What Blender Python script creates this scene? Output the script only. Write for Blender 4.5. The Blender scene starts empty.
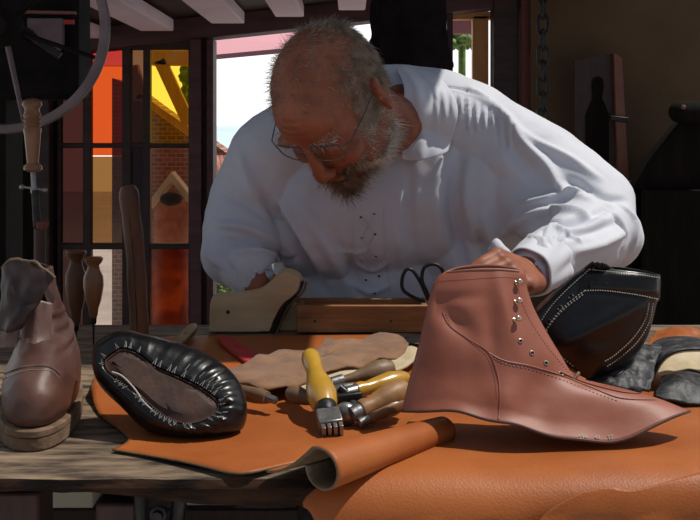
import bpy, bmesh, math, random
import numpy as np
from mathutils import Vector, Matrix, noise
from mathutils.bvhtree import BVHTree
random.seed(7); rng = np.random.default_rng(7)
F = 972.2; CZ = 1.13; HY = 130.0; T = 0.78
CAM = Vector((0, 0, CZ))
def at(px, py, d): return Vector(((px-350)/F*d, d, CZ-(py-HY)/F*d))
def gr(px, py, z=T): return at(px, py, (CZ-z)*F/(py-HY))
COL = bpy.context.scene.collection

# ------------------------------------------------------------------ materials
def mat(name, c, c2=None, rough=.6, metal=0, scale=20, bump=0, bscale=None, coat=0, stretch=None, detail=4, spec=.5, vor=0, lo=.35, hi=.65, sheen=0, sss=0):
    m = bpy.data.materials.new(name); m.use_nodes = True
    nt = m.node_tree; b = nt.nodes['Principled BSDF']
    b.inputs['Roughness'].default_value = rough; b.inputs['Metallic'].default_value = metal
    b.inputs['Specular IOR Level'].default_value = spec
    b.inputs['Coat Weight'].default_value = coat; b.inputs['Coat Roughness'].default_value = .25
    if sheen: b.inputs['Sheen Weight'].default_value = sheen
    if sss:
        b.inputs['Subsurface Weight'].default_value = sss; b.inputs['Subsurface Radius'].default_value = (.01, .004, .002); b.inputs['Subsurface Scale'].default_value = 1
    b.inputs['Base Color'].default_value = (*c, 1)
    tc = nt.nodes.new('ShaderNodeTexCoord'); mp = nt.nodes.new('ShaderNodeMapping')
    nt.links.new(tc.outputs['Object'], mp.inputs['Vector'])
    if stretch: mp.inputs['Scale'].default_value = stretch
    if c2:
        n = nt.nodes.new('ShaderNodeTexNoise'); n.inputs['Scale'].default_value = scale; n.inputs['Detail'].default_value = detail
        n.inputs['Roughness'].default_value = .6
        nt.links.new(mp.outputs['Vector'], n.inputs['Vector'])
        r = nt.nodes.new('ShaderNodeValToRGB'); r.color_ramp.elements[0].color = (*c, 1); r.color_ramp.elements[1].color = (*c2, 1)
        r.color_ramp.elements[0].position = lo; r.color_ramp.elements[1].position = hi
        nt.links.new(n.outputs['Fac'], r.inputs['Fac']); nt.links.new(r.outputs['Color'], b.inputs['Base Color'])
    if bump:
        n2 = nt.nodes.new('ShaderNodeTexNoise'); n2.inputs['Scale'].default_value = bscale or scale*4; n2.inputs['Detail'].default_value = 5
        nt.links.new(mp.outputs['Vector'], n2.inputs['Vector'])
        bp = nt.nodes.new('ShaderNodeBump'); bp.inputs['Strength'].default_value = bump; bp.inputs['Distance'].default_value = .002
        h = n2.outputs['Fac']
        if vor:
            v = nt.nodes.new('ShaderNodeTexVoronoi'); v.inputs['Scale'].default_value = vor
            nt.links.new(mp.outputs['Vector'], v.inputs['Vector'])
            ad = nt.nodes.new('ShaderNodeMath'); ad.operation = 'ADD'
            nt.links.new(n2.outputs['Fac'], ad.inputs[0]); nt.links.new(v.outputs['Distance'], ad.inputs[1]); h = ad.outputs[0]
        nt.links.new(h, bp.inputs['Height']); nt.links.new(bp.outputs['Normal'], b.inputs['Normal'])
    return m
def glass(name, c, gloss=.05, c2=None, scale=8):
    c = [math.sqrt(q) for q in c]; c2 = [math.sqrt(q) for q in c2] if c2 else None      # light crosses two faces of each pane
    m = bpy.data.materials.new(name); m.use_nodes = True; nt = m.node_tree; nt.nodes.clear()
    o = nt.nodes.new('ShaderNodeOutputMaterial'); t = nt.nodes.new('ShaderNodeBsdfTransparent'); g = nt.nodes.new('ShaderNodeBsdfGlossy')
    g.inputs['Roughness'].default_value = .1; t.inputs['Color'].default_value = (*c, 1); mx = nt.nodes.new('ShaderNodeMixShader')
    mx.inputs[0].default_value = gloss
    if c2:
        tc = nt.nodes.new('ShaderNodeTexCoord'); n = nt.nodes.new('ShaderNodeTexNoise'); n.inputs['Scale'].default_value = scale; n.inputs['Distortion'].default_value = 1
        nt.links.new(tc.outputs['Object'], n.inputs['Vector'])
        r = nt.nodes.new('ShaderNodeValToRGB'); r.color_ramp.elements[0].color = (*c, 1); r.color_ramp.elements[1].color = (*c2, 1)
        r.color_ramp.elements[0].position = .35; r.color_ramp.elements[1].position = .7
        nt.links.new(n.outputs['Fac'], r.inputs['Fac']); nt.links.new(r.outputs['Color'], t.inputs['Color'])
    nt.links.new(t.outputs[0], mx.inputs[1]); nt.links.new(g.outputs[0], mx.inputs[2]); nt.links.new(mx.outputs[0], o.inputs[0])
    return m
def brick(name, c1, c2, cm, scale=9):
    m = bpy.data.materials.new(name); m.use_nodes = True; nt = m.node_tree; b = nt.nodes['Principled BSDF']; b.inputs['Roughness'].default_value = .9
    tc = nt.nodes.new('ShaderNodeTexCoord'); mp = nt.nodes.new('ShaderNodeMapping'); mp.inputs['Rotation'].default_value = (math.pi/2, 0, 0)
    t = nt.nodes.new('ShaderNodeTexBrick'); t.inputs['Scale'].default_value = scale
    t.inputs['Color1'].default_value = (*c1, 1); t.inputs['Color2'].default_value = (*c2, 1); t.inputs['Mortar'].default_value = (*cm, 1)
    nt.links.new(tc.outputs['Object'], mp.inputs['Vector']); nt.links.new(mp.outputs['Vector'], t.inputs['Vector']); nt.links.new(t.outputs['Color'], b.inputs['Base Color'])
    return m
M = {
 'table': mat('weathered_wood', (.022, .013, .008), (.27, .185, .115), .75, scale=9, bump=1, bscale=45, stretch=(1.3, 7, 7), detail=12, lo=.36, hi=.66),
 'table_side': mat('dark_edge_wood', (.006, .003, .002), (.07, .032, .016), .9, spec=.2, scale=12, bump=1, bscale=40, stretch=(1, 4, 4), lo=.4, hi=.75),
 'redleg': mat('dark_red_wood', (.022, .006, .005), (.05, .014, .01), .6, scale=10, bump=.3, stretch=(8, 8, 1)),
 'orange': mat('orange_leather', (.30, .078, .016), (.385, .112, .026), .5, scale=7, bump=.12, bscale=90, vor=400, spec=.3),
 'flesh': mat('leather_flesh_side', (.13, .085, .045), (.20, .135, .08), .9, scale=60, bump=.4),
 'boot': mat('brown_boot_leather', (.24, .068, .036), (.31, .105, .068), .50, scale=9, bump=.12, bscale=100, vor=0, spec=.4),
 'bootlight': mat('brown_seam', (.24, .10, .07), (.3, .13, .1), .5, scale=40),
 'oldboot': mat('scuffed_boot_leather', (.040, .013, .010), (.12, .052, .034), .5, scale=14, bump=.3, bscale=90, lo=.3, hi=.75),
 'oldboot2': mat('worn_tongue_leather', (.10, .05, .04), (.19, .11, .085), .5, scale=16, bump=.3, bscale=60, stretch=(3, 3, 1)),
 'oldflap': mat('dark_boot_leather', (.012, .004, .004), (.040, .015, .012), .6, scale=18, bump=.4, bscale=90),
 'sole': mat('worn_crepe_sole', (.09, .050, .026), (.22, .14, .08), .85, scale=40, bump=.8, bscale=120),
 'black': mat('black_leather', (.003, .003, .0035), (.008, .0075, .008), .30, scale=12, bump=.2, bscale=100, spec=.4),
 'blackold': mat('crumpled_black_leather', (.012, .012, .013), (.10, .10, .105), .55, scale=45, bump=1, bscale=90, detail=8, lo=.45, hi=.75),
 'insole': mat('insole_leather', (.030, .012, .007), (.085, .036, .02), .7, scale=28, bump=.6, bscale=80, lo=.35, hi=.75),
 'thread': mat('white_thread', (.42, .39, .34), rough=.8),
 'wdull': mat('dull_white_thread', (.26, .25, .23), rough=.8),
 'suede': mat('brown_suede', (.18, .088, .042), (.27, .14, .07), .95, scale=30, bump=.5, bscale=150, sheen=.2),
 'cream': mat('cream_leather', (.42, .33, .20), (.55, .45, .30), .85, scale=18, bump=.5, bscale=60),
 'red': mat('red_leather', (.40, .022, .018), (.48, .035, .025), .6, scale=30, bump=.3),
 'lastwood': mat('pale_last_wood', (.50, .34, .17), (.62, .45, .26), .6, scale=8, bump=.2, stretch=(1, 1, 4)),
 'boxwood': mat('box_wood', (.16, .065, .02), (.34, .16, .055), .6, scale=7, bump=.4, bscale=30, stretch=(1, 6, 8), detail=7),
 'steel': mat('dull_steel', (.20, .195, .19), (.33, .32, .31), .38, .85, scale=60, bump=.2),
 'iron': mat('black_iron', (.02, .02, .022), (.045, .042, .04), .45, .7, scale=50, bump=.3),
 'brass': mat('brass_hook', (.55, .46, .36), rough=.25, metal=.95),
 'yellow': mat('yellow_varnished_wood', (.38, .19, .018), (.52, .30, .035), .28, scale=12, coat=.5, bump=.1, stretch=(1, 1, 1)),
 'handle': mat('brown_turned_wood', (.11, .044, .016), (.30, .13, .045), .4, scale=14, coat=.2, bump=.25, stretch=(1, 1, .25), lo=.3, hi=.7),
 'handle2': mat('light_tool_wood', (.22, .10, .032), (.34, .18, .07), .5, scale=20, bump=.3),
 'grey_handle': mat('greyed_wood', (.12, .066, .030), (.21, .13, .07), .5, scale=24, bump=.4),
 'stick': mat('dark_stick_wood', (.06, .022, .009), (.19, .075, .027), .5, scale=9, bump=.5, stretch=(3, 3, .6), lo=.3, hi=.7),
 'skin': mat('skin', (.23, .064, .029), (.32, .11, .058), .55, scale=22, bump=.3, bscale=140, sss=.05, spec=.4),
 'nail': mat('finger_nail', (.5, .28, .22), rough=.35),
 'hair': mat('grey_brown_hair', (.15, .115, .08), (.46, .39, .30), .5, scale=70, spec=.4),
 'beard': mat('grizzled_beard', (.30, .24, .18), (.74, .68, .58), .6, scale=30, spec=.3, lo=.38, hi=.60),
 'felt': mat('black_felt', (.006, .004, .004), (.012, .008, .008), .95, spec=.1, scale=30, bump=.3),
 'mous': mat('brown_grey_beard', (.09, .045, .022), (.30, .20, .12), .6, scale=30, lo=.38, hi=.62),
 'shirt': mat('white_cotton', (.56, .575, .63), (.63, .645, .70), .75, scale=8, bump=.15, bscale=500, sheen=.2),
 'eye': mat('eye_white', (.5, .45, .4), rough=.2),
 'trouser': mat('dark_cloth', (.012, .015, .02), (.03, .035, .045), .9, scale=60, bump=.3),
 'metalframe': mat('spectacle_metal', (.12, .11, .10), rough=.3, metal=.9),
 'darkwood': mat('dark_stained_wood', (.020, .008, .007), (.045, .018, .014), .6, scale=6, bump=.4, stretch=(1, 6, 6)),
 'beam': mat('purple_brown_beam', (.055, .018, .022), (.10, .035, .04), .6, scale=6, bump=.4, stretch=(1, 6, 6)),
 'ceil': mat('pale_ceiling_board', (.80, .60, .70), (.85, .68, .76), .8, scale=5, bump=.2),
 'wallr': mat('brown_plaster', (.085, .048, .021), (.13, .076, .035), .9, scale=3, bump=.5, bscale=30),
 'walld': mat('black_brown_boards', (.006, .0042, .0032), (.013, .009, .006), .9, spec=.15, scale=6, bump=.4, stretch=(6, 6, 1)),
 'wallred': mat('red_brown_boards', (.10, .025, .018), (.16, .045, .03), .7, scale=6, bump=.3, stretch=(6, 6, 1)),
 'doorwood': mat('amber_door_wood', (.62, .27, .08), (.75, .36, .13), .55, scale=6, bump=.3, stretch=(6, 6, 1)),
 'wheel': mat('greyed_wheel_wood', (.13, .095, .10), (.20, .15, .155), .6, scale=14, bump=.4),
 'wheeldark': mat('dark_wheel_iron', (.005, .004, .004), (.012, .008, .008), .8, spec=.15, scale=20, bump=.3),
 'cloudy': mat('pale_enamel', (.20, .13, .135), (.28, .19, .19), .6, scale=20),
 'board': mat('reddish_board', (.035, .016, .010), (.055, .026, .018), .6, scale=8, bump=.3, stretch=(6, 6, 1)),
 'boardedge': mat('lit_board_edge', (.20, .07, .045), (.26, .10, .06), .6, scale=12, bump=.3),  # lighter red puts the light on the leaning board's edge into its colour
 'ground': mat('pale_paving', (.36, .32, .29), (.48, .44, .40), .9, scale=3, bump=.4),
 'stone': mat('paving_dark', (.03, .022, .018), (.05, .038, .03), .9, scale=4, bump=.4),
 'awning': mat('pink_awning_cloth', (.62, .30, .34), rough=.9),
 'blue': mat('pale_blue_paint', (.48, .62, .66), (.55, .68, .72), .7, scale=3),
 'tile': mat('terracotta_tile', (.35, .13, .09), (.55, .28, .22), .9, scale=14, bump=.5),
 'brick': brick('old_brick', (.30, .12, .07), (.20, .08, .05), (.40, .30, .22), 12),
 'leaf': mat('green_leaf', (.06, .14, .03), (.22, .34, .08), .7, scale=30, bump=.5),
 'paper': mat('pale_paper', (.6, .56, .42), rough=.8),
}

# ------------------------------------------------------------------ mesh helpers
ORG = {}
def spline(pts, n, closed=False):
    P = [Vector(p) for p in pts]; k = len(P)
    if k == 2 and not closed: return [P[0].lerp(P[1], i/(n-1)) for i in range(n)]
    dense = []
    segs = k if closed else k-1
    g = (lambda i: P[i % k]) if closed else (lambda i: P[max(0, min(k-1, i))])
    for i in range(segs):
        a, b, c, d = g(i-1), g(i), g(i+1), g(i+2)
        for j in range(16):
            t = j/16
            dense.append(.5*((2*b)+(c-a)*t+(2*a-5*b+4*c-d)*t*t+(3*b-a-3*c+d)*t**3))
    dense.append(P[0] if closed else P[-1])
    L = [0]
    for i in range(1, len(dense)): L.append(L[-1]+(dense[i]-dense[i-1]).length)
    out = []; j = 0
    m = n if closed else n-1
    for i in range(n):
        s = L[-1]*i/m
        while j < len(L)-2 and L[j+1] < s: j += 1
        f = (s-L[j])/max(1e-9, L[j+1]-L[j]); out.append(dense[j].lerp(dense[j+1], max(0, min(1, f))))
    return out
def coons(c0, c1, d0, d1, nu, nv):
    c0, c1, d0, d1 = spline(c0, nu), spline(c1, nu), spline(d0, nv), spline(d1, nv)
    G = []
    for j in range(nv):
        v = j/(nv-1); row = []
        for i in range(nu):
            u = i/(nu-1)
            p = c0[i]*(1-v)+c1[i]*v+d0[j]*(1-u)+d1[j]*u-(c0[0]*(1-u)*(1-v)+c0[-1]*u*(1-v)+c1[0]*(1-u)*v+c1[-1]*u*v)
            row.append(p)
        G.append(row)
    return G
class MB:
    def __init__(s): s.v = []; s.f = []; s.m = []
    def add(s, v, f, mi=0):
        o = len(s.v); s.v += [Vector(p) for p in v]; s.f += [tuple(i+o for i in q) for q in f]; s.m += [mi]*len(f); return s
    def box(s, c, size, R=None, mi=0):
        c = Vector(c); h = Vector(size)/2; R = R or Matrix.Identity(3)
        v = [c+R@Vector((x*h.x, y*h.y, z*h.z)) for x in (-1, 1) for y in (-1, 1) for z in (-1, 1)]
        return s.add(v, [(0, 1, 3, 2), (4, 6, 7, 5), (0, 4, 5, 1), (2, 3, 7, 6), (0, 2, 6, 4), (1, 5, 7, 3)], mi)
    def bar(s, a, b, w, h, up=(0, 0, 1), mi=0):
        a = Vector(a); b = Vector(b); x = (b-a).normalized(); z = Vector(up); y = z.cross(x).normalized(); z = x.cross(y)
        R = Matrix((x, y, z)).transposed(); return s.box((a+b)/2, ((b-a).length, w, h), R, mi)
    def tube(s, path, r, n=12, cap=True, mi=0, closed=False, flat=1, up=None):
        P = [Vector(p) for p in path]; k = len(P); r = r if hasattr(r, '__len__') else [r]*k
        v = []; f = []; N = None
        for i in range(k):
            if closed: t = (P[(i+1) % k]-P[i-1]).normalized()
            else: t = (P[min(k-1, i+1)]-P[max(0, i-1)]).normalized()
            if t.length < .5: t = Vector((0, 0, 1))
            if N is None:
                N = Vector(up) if up else (Vector((0, 0, 1)) if abs(t.z) < .9 else Vector((1, 0, 0)))
            N = (N-t*N.dot(t)).normalized(); B = t.cross(N)
            for j in range(n):
                a = 2*math.pi*j/n; v.append(P[i]+(N*math.cos(a)*flat+B*math.sin(a))*r[i])
        rr = k if closed else k-1
        for i in range(rr):
            for j in range(n):
                a = i*n+j; b = i*n+(j+1) % n; c = ((i+1) % k)*n+(j+1) % n; d = ((i+1) % k)*n+j; f.append((a, b, c, d))
        if cap and not closed: f.append(tuple(range(n))[::-1]); f.append(tuple((k-1)*n+j for j in range(n)))
        return s.add(v, f, mi)
    def lathe(s, base, axis, prof, n=20, mi=0):
        base = Vector(base); axis = Vector(axis).normalized(); N = Vector((1, 0, 0)) if abs(axis.x) < .9 else Vector((0, 1, 0))
        N = (N-axis*N.dot(axis)).normalized(); B = axis.cross(N); v = []; f = []
        for h, r in prof:
            for j in range(n):
                a = 2*math.pi*j/n; v.append(base+axis*h+(N*math.cos(a)+B*math.sin(a))*r)
        k = len(prof)
        for i in range(k-1):
            for j in range(n): f.append((i*n+j, i*n+(j+1) % n, (i+1)*n+(j+1) % n, (i+1)*n+j))
        f.append(tuple(range(n))[::-1]); f.append(tuple((k-1)*n+j for j in range(n)))
        return s.add(v, f, mi)
    def ell(s, c, r, R=None, nu=24, nv=14, mi=0):
        c = Vector(c); r = Vector((r, r, r)) if not hasattr(r, '__len__') else Vector(r); R = R or Matrix.Identity(3)
        v = [c+R@Vector((0, 0, r.z))]
        for i in range(1, nv):
            th = math.pi*i/nv
            for j in range(nu):
                a = 2*math.pi*j/nu; v.append(c+R@Vector((r.x*math.sin(th)*math.cos(a), r.y*math.sin(th)*math.sin(a), r.z*math.cos(th))))
        v.append(c+R@Vector((0, 0, -r.z))); f = []
        for j in range(nu): f.append((0, 1+j, 1+(j+1) % nu))
        for i in range(nv-2):
            for j in range(nu): a = 1+i*nu; f.append((a+j, a+nu+j, a+nu+(j+1) % nu, a+(j+1) % nu))
        a = 1+(nv-2)*nu; e = len(v)-1
        for j in range(nu): f.append((a+j, e, a+(j+1) % nu))
        return s.add(v, f, mi)
    def cap(s, p0, r0, p1, r1, n=16, mi=0):
        p0 = Vector(p0); p1 = Vector(p1); t = (p1-p0).normalized(); path = []; rad = []
        for i in range(6): a = math.pi/2*(1-i/5.); path.append(p0-t*r0*math.sin(a)); rad.append(max(1e-4, r0*math.cos(a)))
        for i in range(6): a = math.pi/2*i/5.; path.append(p1+t*r1*math.sin(a)); rad.append(max(1e-4, r1*math.cos(a)))
        o = len(s.v); s.lathe_path(path, rad, t, n, mi); return s
    def lathe_path(s, path, rad, t, n, mi):
        base = path[0]; return s.lathe(base, t, [((p-base).dot(t), r) for p, r in zip(path, rad)], n, mi)
    def chain(s, pts, n=16):
        for (a, ra), (b, rb) in zip(pts[:-1], pts[1:]): s.cap(a, ra, b, rb, n)
        return s
    def prism(s, pts, vec, mi=0):
        k = len(pts); vec = Vector(vec); v = [Vector(p) for p in pts]+[Vector(p)+vec for p in pts]
        f = [tuple(range(k)), tuple(range(k, 2*k))[::-1]]+[(i, i+k, (i+1) % k+k, (i+1) % k) for i in range(k)]
        return s.add(v, f, mi)
    def grid(s, G, mi=0, wrap=False):
        nv = len(G); nu = len(G[0]); v = [p for row in G for p in row]; f = []
        for j in range(nv-1):
            for i in range(nu if wrap else nu-1): f.append((j*nu+i, j*nu+(i+1) % nu, (j+1)*nu+(i+1) % nu, (j+1)*nu+i))
        return s.add(v, f, mi)
    def build(s, name, mats, parent=None, bevel=0, solid=0, sub=0, ang=50, off=0, org=None, rim=None, fixn=False):
        if parent is not None: O = ORG[parent.name]
        elif org is not None: O = Vector(org)
        else:
            xs = [p.x for p in s.v]; ys = [p.y for p in s.v]; O = Vector(((min(xs)+max(xs))/2, (min(ys)+max(ys))/2, min(p.z for p in s.v)))
        me = bpy.data.meshes.new(name); me.from_pydata([p-O for p in s.v], [], s.f); me.update()
        mats = mats if isinstance(mats, (list, tuple)) else [mats]
        for q in mats: me.materials.append(M[q] if isinstance(q, str) else q)
        for p, mi in zip(me.polygons, s.m): p.material_index = mi
        if fixn:
            bm = bmesh.new(); bm.from_mesh(me); bmesh.ops.recalc_face_normals(bm, faces=bm.faces); bm.to_mesh(me); bm.free()
        me.shade_smooth()
        if ang < 180: me.set_sharp_from_angle(angle=math.radians(ang))
        o = bpy.data.objects.new(name, me); COL.objects.link(o)
        if parent is not None: o.parent = parent
        else: o.location = O
        ORG[o.name] = O
        if bevel: b = o.modifiers.new('bevel', 'BEVEL'); b.width = bevel; b.segments = 2; b.limit_method = 'ANGLE'
        if solid:
            q = o.modifiers.new('solid', 'SOLIDIFY'); q.thickness = solid; q.offset = off
            if len(mats) > 1 and mats[1] == 'flesh': q.material_offset = 1; q.material_offset_rim = 1
        if sub: q = o.modifiers.new('sub', 'SUBSURF'); q.levels = sub; q.render_levels = sub
        return o
    def bvh(s): return BVHTree.FromPolygons([tuple(p) for p in s.v], s.f)
def tag(o, label, cat=None, group=None):
    o['label'] = label
    if cat: o['category'] = cat
    if group: o['group'] = group
    return o
def thing(name, label, cat, loc, group=None):
    o = bpy.data.objects.new(name, None); o.empty_display_size = .02; COL.objects.link(o); o.location = Vector(loc); ORG[o.name] = Vector(loc)
    return tag(o, label, cat, group)
def struct(o): o['kind'] = 'structure'; return o
def remesh(mb, vox, smooth=4, fac=.5):
    """union of the closed shapes in mb as one continuous surface; returns a new MB"""
    me = bpy.data.meshes.new('tmp'); me.from_pydata([tuple(p) for p in mb.v], [], mb.f); me.update()
    bm = bmesh.new(); bm.from_mesh(me); bmesh.ops.recalc_face_normals(bm, faces=bm.faces); bm.to_mesh(me); bm.free()
    o = bpy.data.objects.new('tmp', me); COL.objects.link(o)
    r = o.modifiers.new('r', 'REMESH'); r.mode = 'VOXEL'; r.voxel_size = vox; r.adaptivity = 0
    if smooth: q = o.modifiers.new('s', 'SMOOTH'); q.iterations = smooth; q.factor = fac
    dg = bpy.context.evaluated_depsgraph_get(); dg.update(); ev = o.evaluated_get(dg); m2 = ev.to_mesh()
    n = len(m2.vertices); co = np.empty(n*3); m2.vertices.foreach_get('co', co); co = co.reshape(-1, 3).copy()
    faces = [tuple(p.vertices) for p in m2.polygons]
    ev.to_mesh_clear(); bpy.data.objects.remove(o); bpy.data.meshes.remove(me)
    return co, faces
def normals(co, faces):
    me = bpy.data.meshes.new('t'); me.from_pydata([tuple(c) for c in co], [], faces); me.update()
    n = np.empty(len(co)*3); me.vertices.foreach_get('normal', n); bpy.data.meshes.remove(me); return n.reshape(-1, 3).copy()
def from_np(co, faces):
    m = MB(); m.v = [Vector(c) for c in co]; m.f = faces; m.m = [0]*len(faces); return m
def ray(bv, px, py):
    d = at(px, py, 1)-CAM; d.normalize(); h = bv.ray_cast(CAM, d)
    return h[0], h[1]
def project(bv, pts, n=30, lift=.0006):
    sp = spline([Vector((p[0], p[1], 0)) for p in pts], n); out = []
    for p in sp:
        h, nn = ray(bv, p.x, p.y)
        if h is None: continue
        if nn.dot(h-CAM) > 0: nn = -nn
        out.append((h+nn*lift, nn))
    return out
def stitches(bv, pts, mb, n=20, r=.0006, duty=.6, lift=.0006):
    q = project(bv, pts, n*4, lift)
    for i in range(0, len(q)-3, 4): mb.tube([q[i][0], q[i+1][0], q[i+2][0]], [r, r, r], 5)
    return mb
def lines_dist(co, poly):
    D = np.full(len(co), 9.)
    for a, b in zip(poly[:-1], poly[1:]):
        a = np.array(a); b = np.array(b); ab = b-a; L = max(1e-12, ab@ab)
        t = np.clip(((co-a)@ab)/L, 0, 1); D = np.minimum(D, np.linalg.norm(co-(a+t[:, None]*ab), axis=1))
    return D

# ------------------------------------------------------------------ camera, sun, sky
sc = bpy.context.scene
cam = bpy.data.cameras.new('camera'); co_ = bpy.data.objects.new('camera', cam); COL.objects.link(co_); sc.camera = co_
cam.lens = 50; cam.sensor_width = 36; cam.sensor_fit = 'HORIZONTAL'; cam.shift_y = -130/700; co_.location = CAM; co_.rotation_euler = (math.pi/2, 0, 0); cam.clip_start = .05
SUN = Vector((.45, .01, .88)).normalized()
sl = bpy.data.lights.new('sun', 'SUN'); sl.energy = 3.7; sl.angle = math.radians(.6); sl.color = (1, .95, .87)
so = bpy.data.objects.new('sun', sl); COL.objects.link(so); so.rotation_euler = SUN.to_track_quat('Z', 'Y').to_euler(); so.location = (2, 0, 4)
w = bpy.data.worlds.new('sky'); sc.world = w; w.use_nodes = True; nt = w.node_tree; bg = nt.nodes['Background']
tc = nt.nodes.new('ShaderNodeTexCoord'); sx = nt.nodes.new('ShaderNodeSeparateXYZ'); mr = nt.nodes.new('ShaderNodeMapRange')
mr.inputs['From Min'].default_value = 0; mr.inputs['From Max'].default_value = .7
mx = nt.nodes.new('ShaderNodeMix'); mx.data_type = 'RGBA'
mx.inputs[6].default_value = (.20, .235, .30, 1); mx.inputs[7].default_value = (1.25, 1.25, 1.25, 1)
nt.links.new(tc.outputs['Generated'], sx.inputs[0]); nt.links.new(sx.outputs['Y'], mr.inputs['Value']); nt.links.new(mr.outputs[0], mx.inputs[0]); nt.links.new(mx.outputs[2], bg.inputs['Color'])
sc.view_settings.view_transform = 'Standard'; sc.view_settings.look = 'None'; sc.view_settings.exposure = 0; sc.view_settings.gamma = 1

# ------------------------------------------------------------------ the building
struct(MB().box((0, 6, -.06), (16, 24, .1)).build('ground', 'ground')); struct(MB().box((.15, 1.98, -.02), (3.6, 2.15, .04)).build('floor', 'stone'))
WY = 3.0
def lint(px): return 55-(px-60)*50/470.      # the sloping lintel's lower edge, in the photograph's frame
# lintel beam and joists
b = MB(); A = at(-120, lint(-120)-11, WY); B = at(540, lint(540)-11, WY); b.bar(A, B, .10, .07)
struct(b.build('trim_1', 'beam', bevel=.004))
tag(bpy.data.objects['trim_1'], 'long purple-brown lintel beam over the windows')
slope = (B.z-A.z)/(B.x-A.x); ZA = A.z; XA = A.x
def zc(x): return ZA+(x-XA)*slope
cl = MB(); G = [[Vector((x, y, zc(x)+.034)) for x in np.linspace(-1.6, .75, 6)] for y in (2.1, WY+.1)]; cl.grid(G)
struct(cl.build('ceiling', 'darkwood', solid=.02, off=1))
joints = [(131, 166), (205, 240), (272, 302), (338, 366), (405, 432), (60, 92), (470, 498)]
for i, (a, c) in enumerate(joints):
    Y0 = 2.75                                  # where the frame's top edge meets the ceiling
    xa = (a-350)/F*Y0; xc = (c-350)/F*Y0; xm = (xa+xc)/2
    struct(MB().box((xm, (2.1+WY)/2-.06, zc(xm)+.010), (xc-xa, WY-2.1-.14, .036)).build('trim_%d' % (i+2), 'ceil', bevel=.004))
# unseen fascia and roof slab, added to block back sky and sun from the man
struct(MB().box((-.45, 2.1, 1.85), (2.5, .03, .66)).build('sky_blocker', 'darkwood'))
struct(MB().box((-.50, 1.885, 2.15), (2.26, .85, .03)).build('trim_20', 'darkwood'))
# left wall behind the wheel
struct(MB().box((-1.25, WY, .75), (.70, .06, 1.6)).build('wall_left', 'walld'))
XL = at(58, 0, WY).x
struct(MB().box((XL-.03, WY-.02, .9), (.05, .10, 1.3)).build('trim_21', 'darkwood', bevel=.004))
# wall below windows
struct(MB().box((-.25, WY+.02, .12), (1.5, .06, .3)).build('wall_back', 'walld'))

# window 1 : coloured casement
win = MB()
def bx(mb, x0, y0, x1, y1, d=WY, t=.03, mi=0):
    a = at(x0, y0, d); c = at(x1, y1, d); mb.box(((a.x+c.x)/2, d, (a.z+c.z)/2), (abs(c.x-a.x), t, abs(a.z-c.z)), mi=mi); return mb
for x0, x1 in ((58, 62), (84, 92), (123, 132), (144, 151), (189, 196)): bx(win, x0, 44, x1, 346)
for y0, y1 in ((143, 148), (243, 249), (335, 346)): bx(win, 58, y0, 196, y1, t=.028)
bx(win, 58, 40, 196, 50, t=.028)
wo = struct(win.build('window_1', 'darkwood', bevel=.003)); tag(wo, 'open casement with coloured glass panes left of the man')
GL = {'or': glass('orange_glass', (.60, .075, .008), .03), 'dk': glass('smoky_red_glass', (.045, .010, .006), .03), 'dk2': glass('brown_glass', (.16, .07, .03), .03),
      'ye': glass('yellow_glass', (1, .70, .06)), 'tan': glass('amber_glass', (.26, .115, .025)), 'pk': glass('rose_glass', (.95, .58, .36)),
      'cl': glass('clear_glass', (.72, .62, .56)), 'or2': glass('flame_glass', (1, .22, .015), c2=(.35, .05, .008), scale=9), 'rr': glass('red_glass', (.42, .03, .02))}
for x0, x1, y0, y1, g in [(62, 84, 50, 143, 'dk'), (62, 84, 148, 243, 'dk'), (62, 84, 249, 335, 'dk'), (92, 123, 50, 66, 'rr'), (92, 123, 66, 143, 'or'), (92, 123, 148, 155, 'or'), (92, 123, 157, 243, 'tan'),
                          (92, 123, 249, 335, 'cl'), (132, 144, 50, 143, 'dk2'), (132, 144, 148, 243, 'dk'), (132, 144, 249, 335, 'dk'),
                          (151, 189, 50, 143, 'ye'), (151, 189, 148, 243, 'pk'), (151, 189, 249, 335, 'or2')]:
    o = bx(MB(), x0-.5, y0-.5, x1+.5, y1+.5, t=.004).build('pane', GL[g], wo)
    if g in ('or', 'ye', 'or2', 'pk'): o['label'] = {'or': 'orange glass pane', 'ye': 'yellow glass pane', 'or2': 'flame-orange glass pane', 'pk': 'clear rose-tinted pane'}[g]
# jamb between casement and open gap
j = MB(); bx(j, 192, 40, 203, 345, WY-.03, .09); bx(j, 203, 40, 208, 345, WY-.01, .05); bx(j, 208, 40, 215, 345, WY-.02, .08)
struct(j.build('trim_22', 'beam', bevel=.003))
# window 2 : the right opening with amber wood
r = MB(); bx(r, 446, 0, 452, 200, WY, .06); bx(r, 492, -4, 516, 345, WY-.02, .08)
struct(r.build('window_2', 'darkwood', bevel=.003)); tag(bpy.data.objects['window_2'], 'dark frame of the opening behind the man\'s shoulder')
r = MB(); bx(r, 472, 16, 488, 345, WY+.05, .03); bx(r, 452, 12, 492, 20, WY+.05, .03)
struct(r.build('trim_23', 'doorwood', bevel=.003))
r = MB(); bx(r, 519, -6, 531, 345, WY-.04, .08); struct(r.build('trim_24', 'wallred', bevel=.003))
r = MB(); bx(r, 452, 18, 476, 34, WY+.3, .02); struct(r.build('trim_25', 'awning'))
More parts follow.
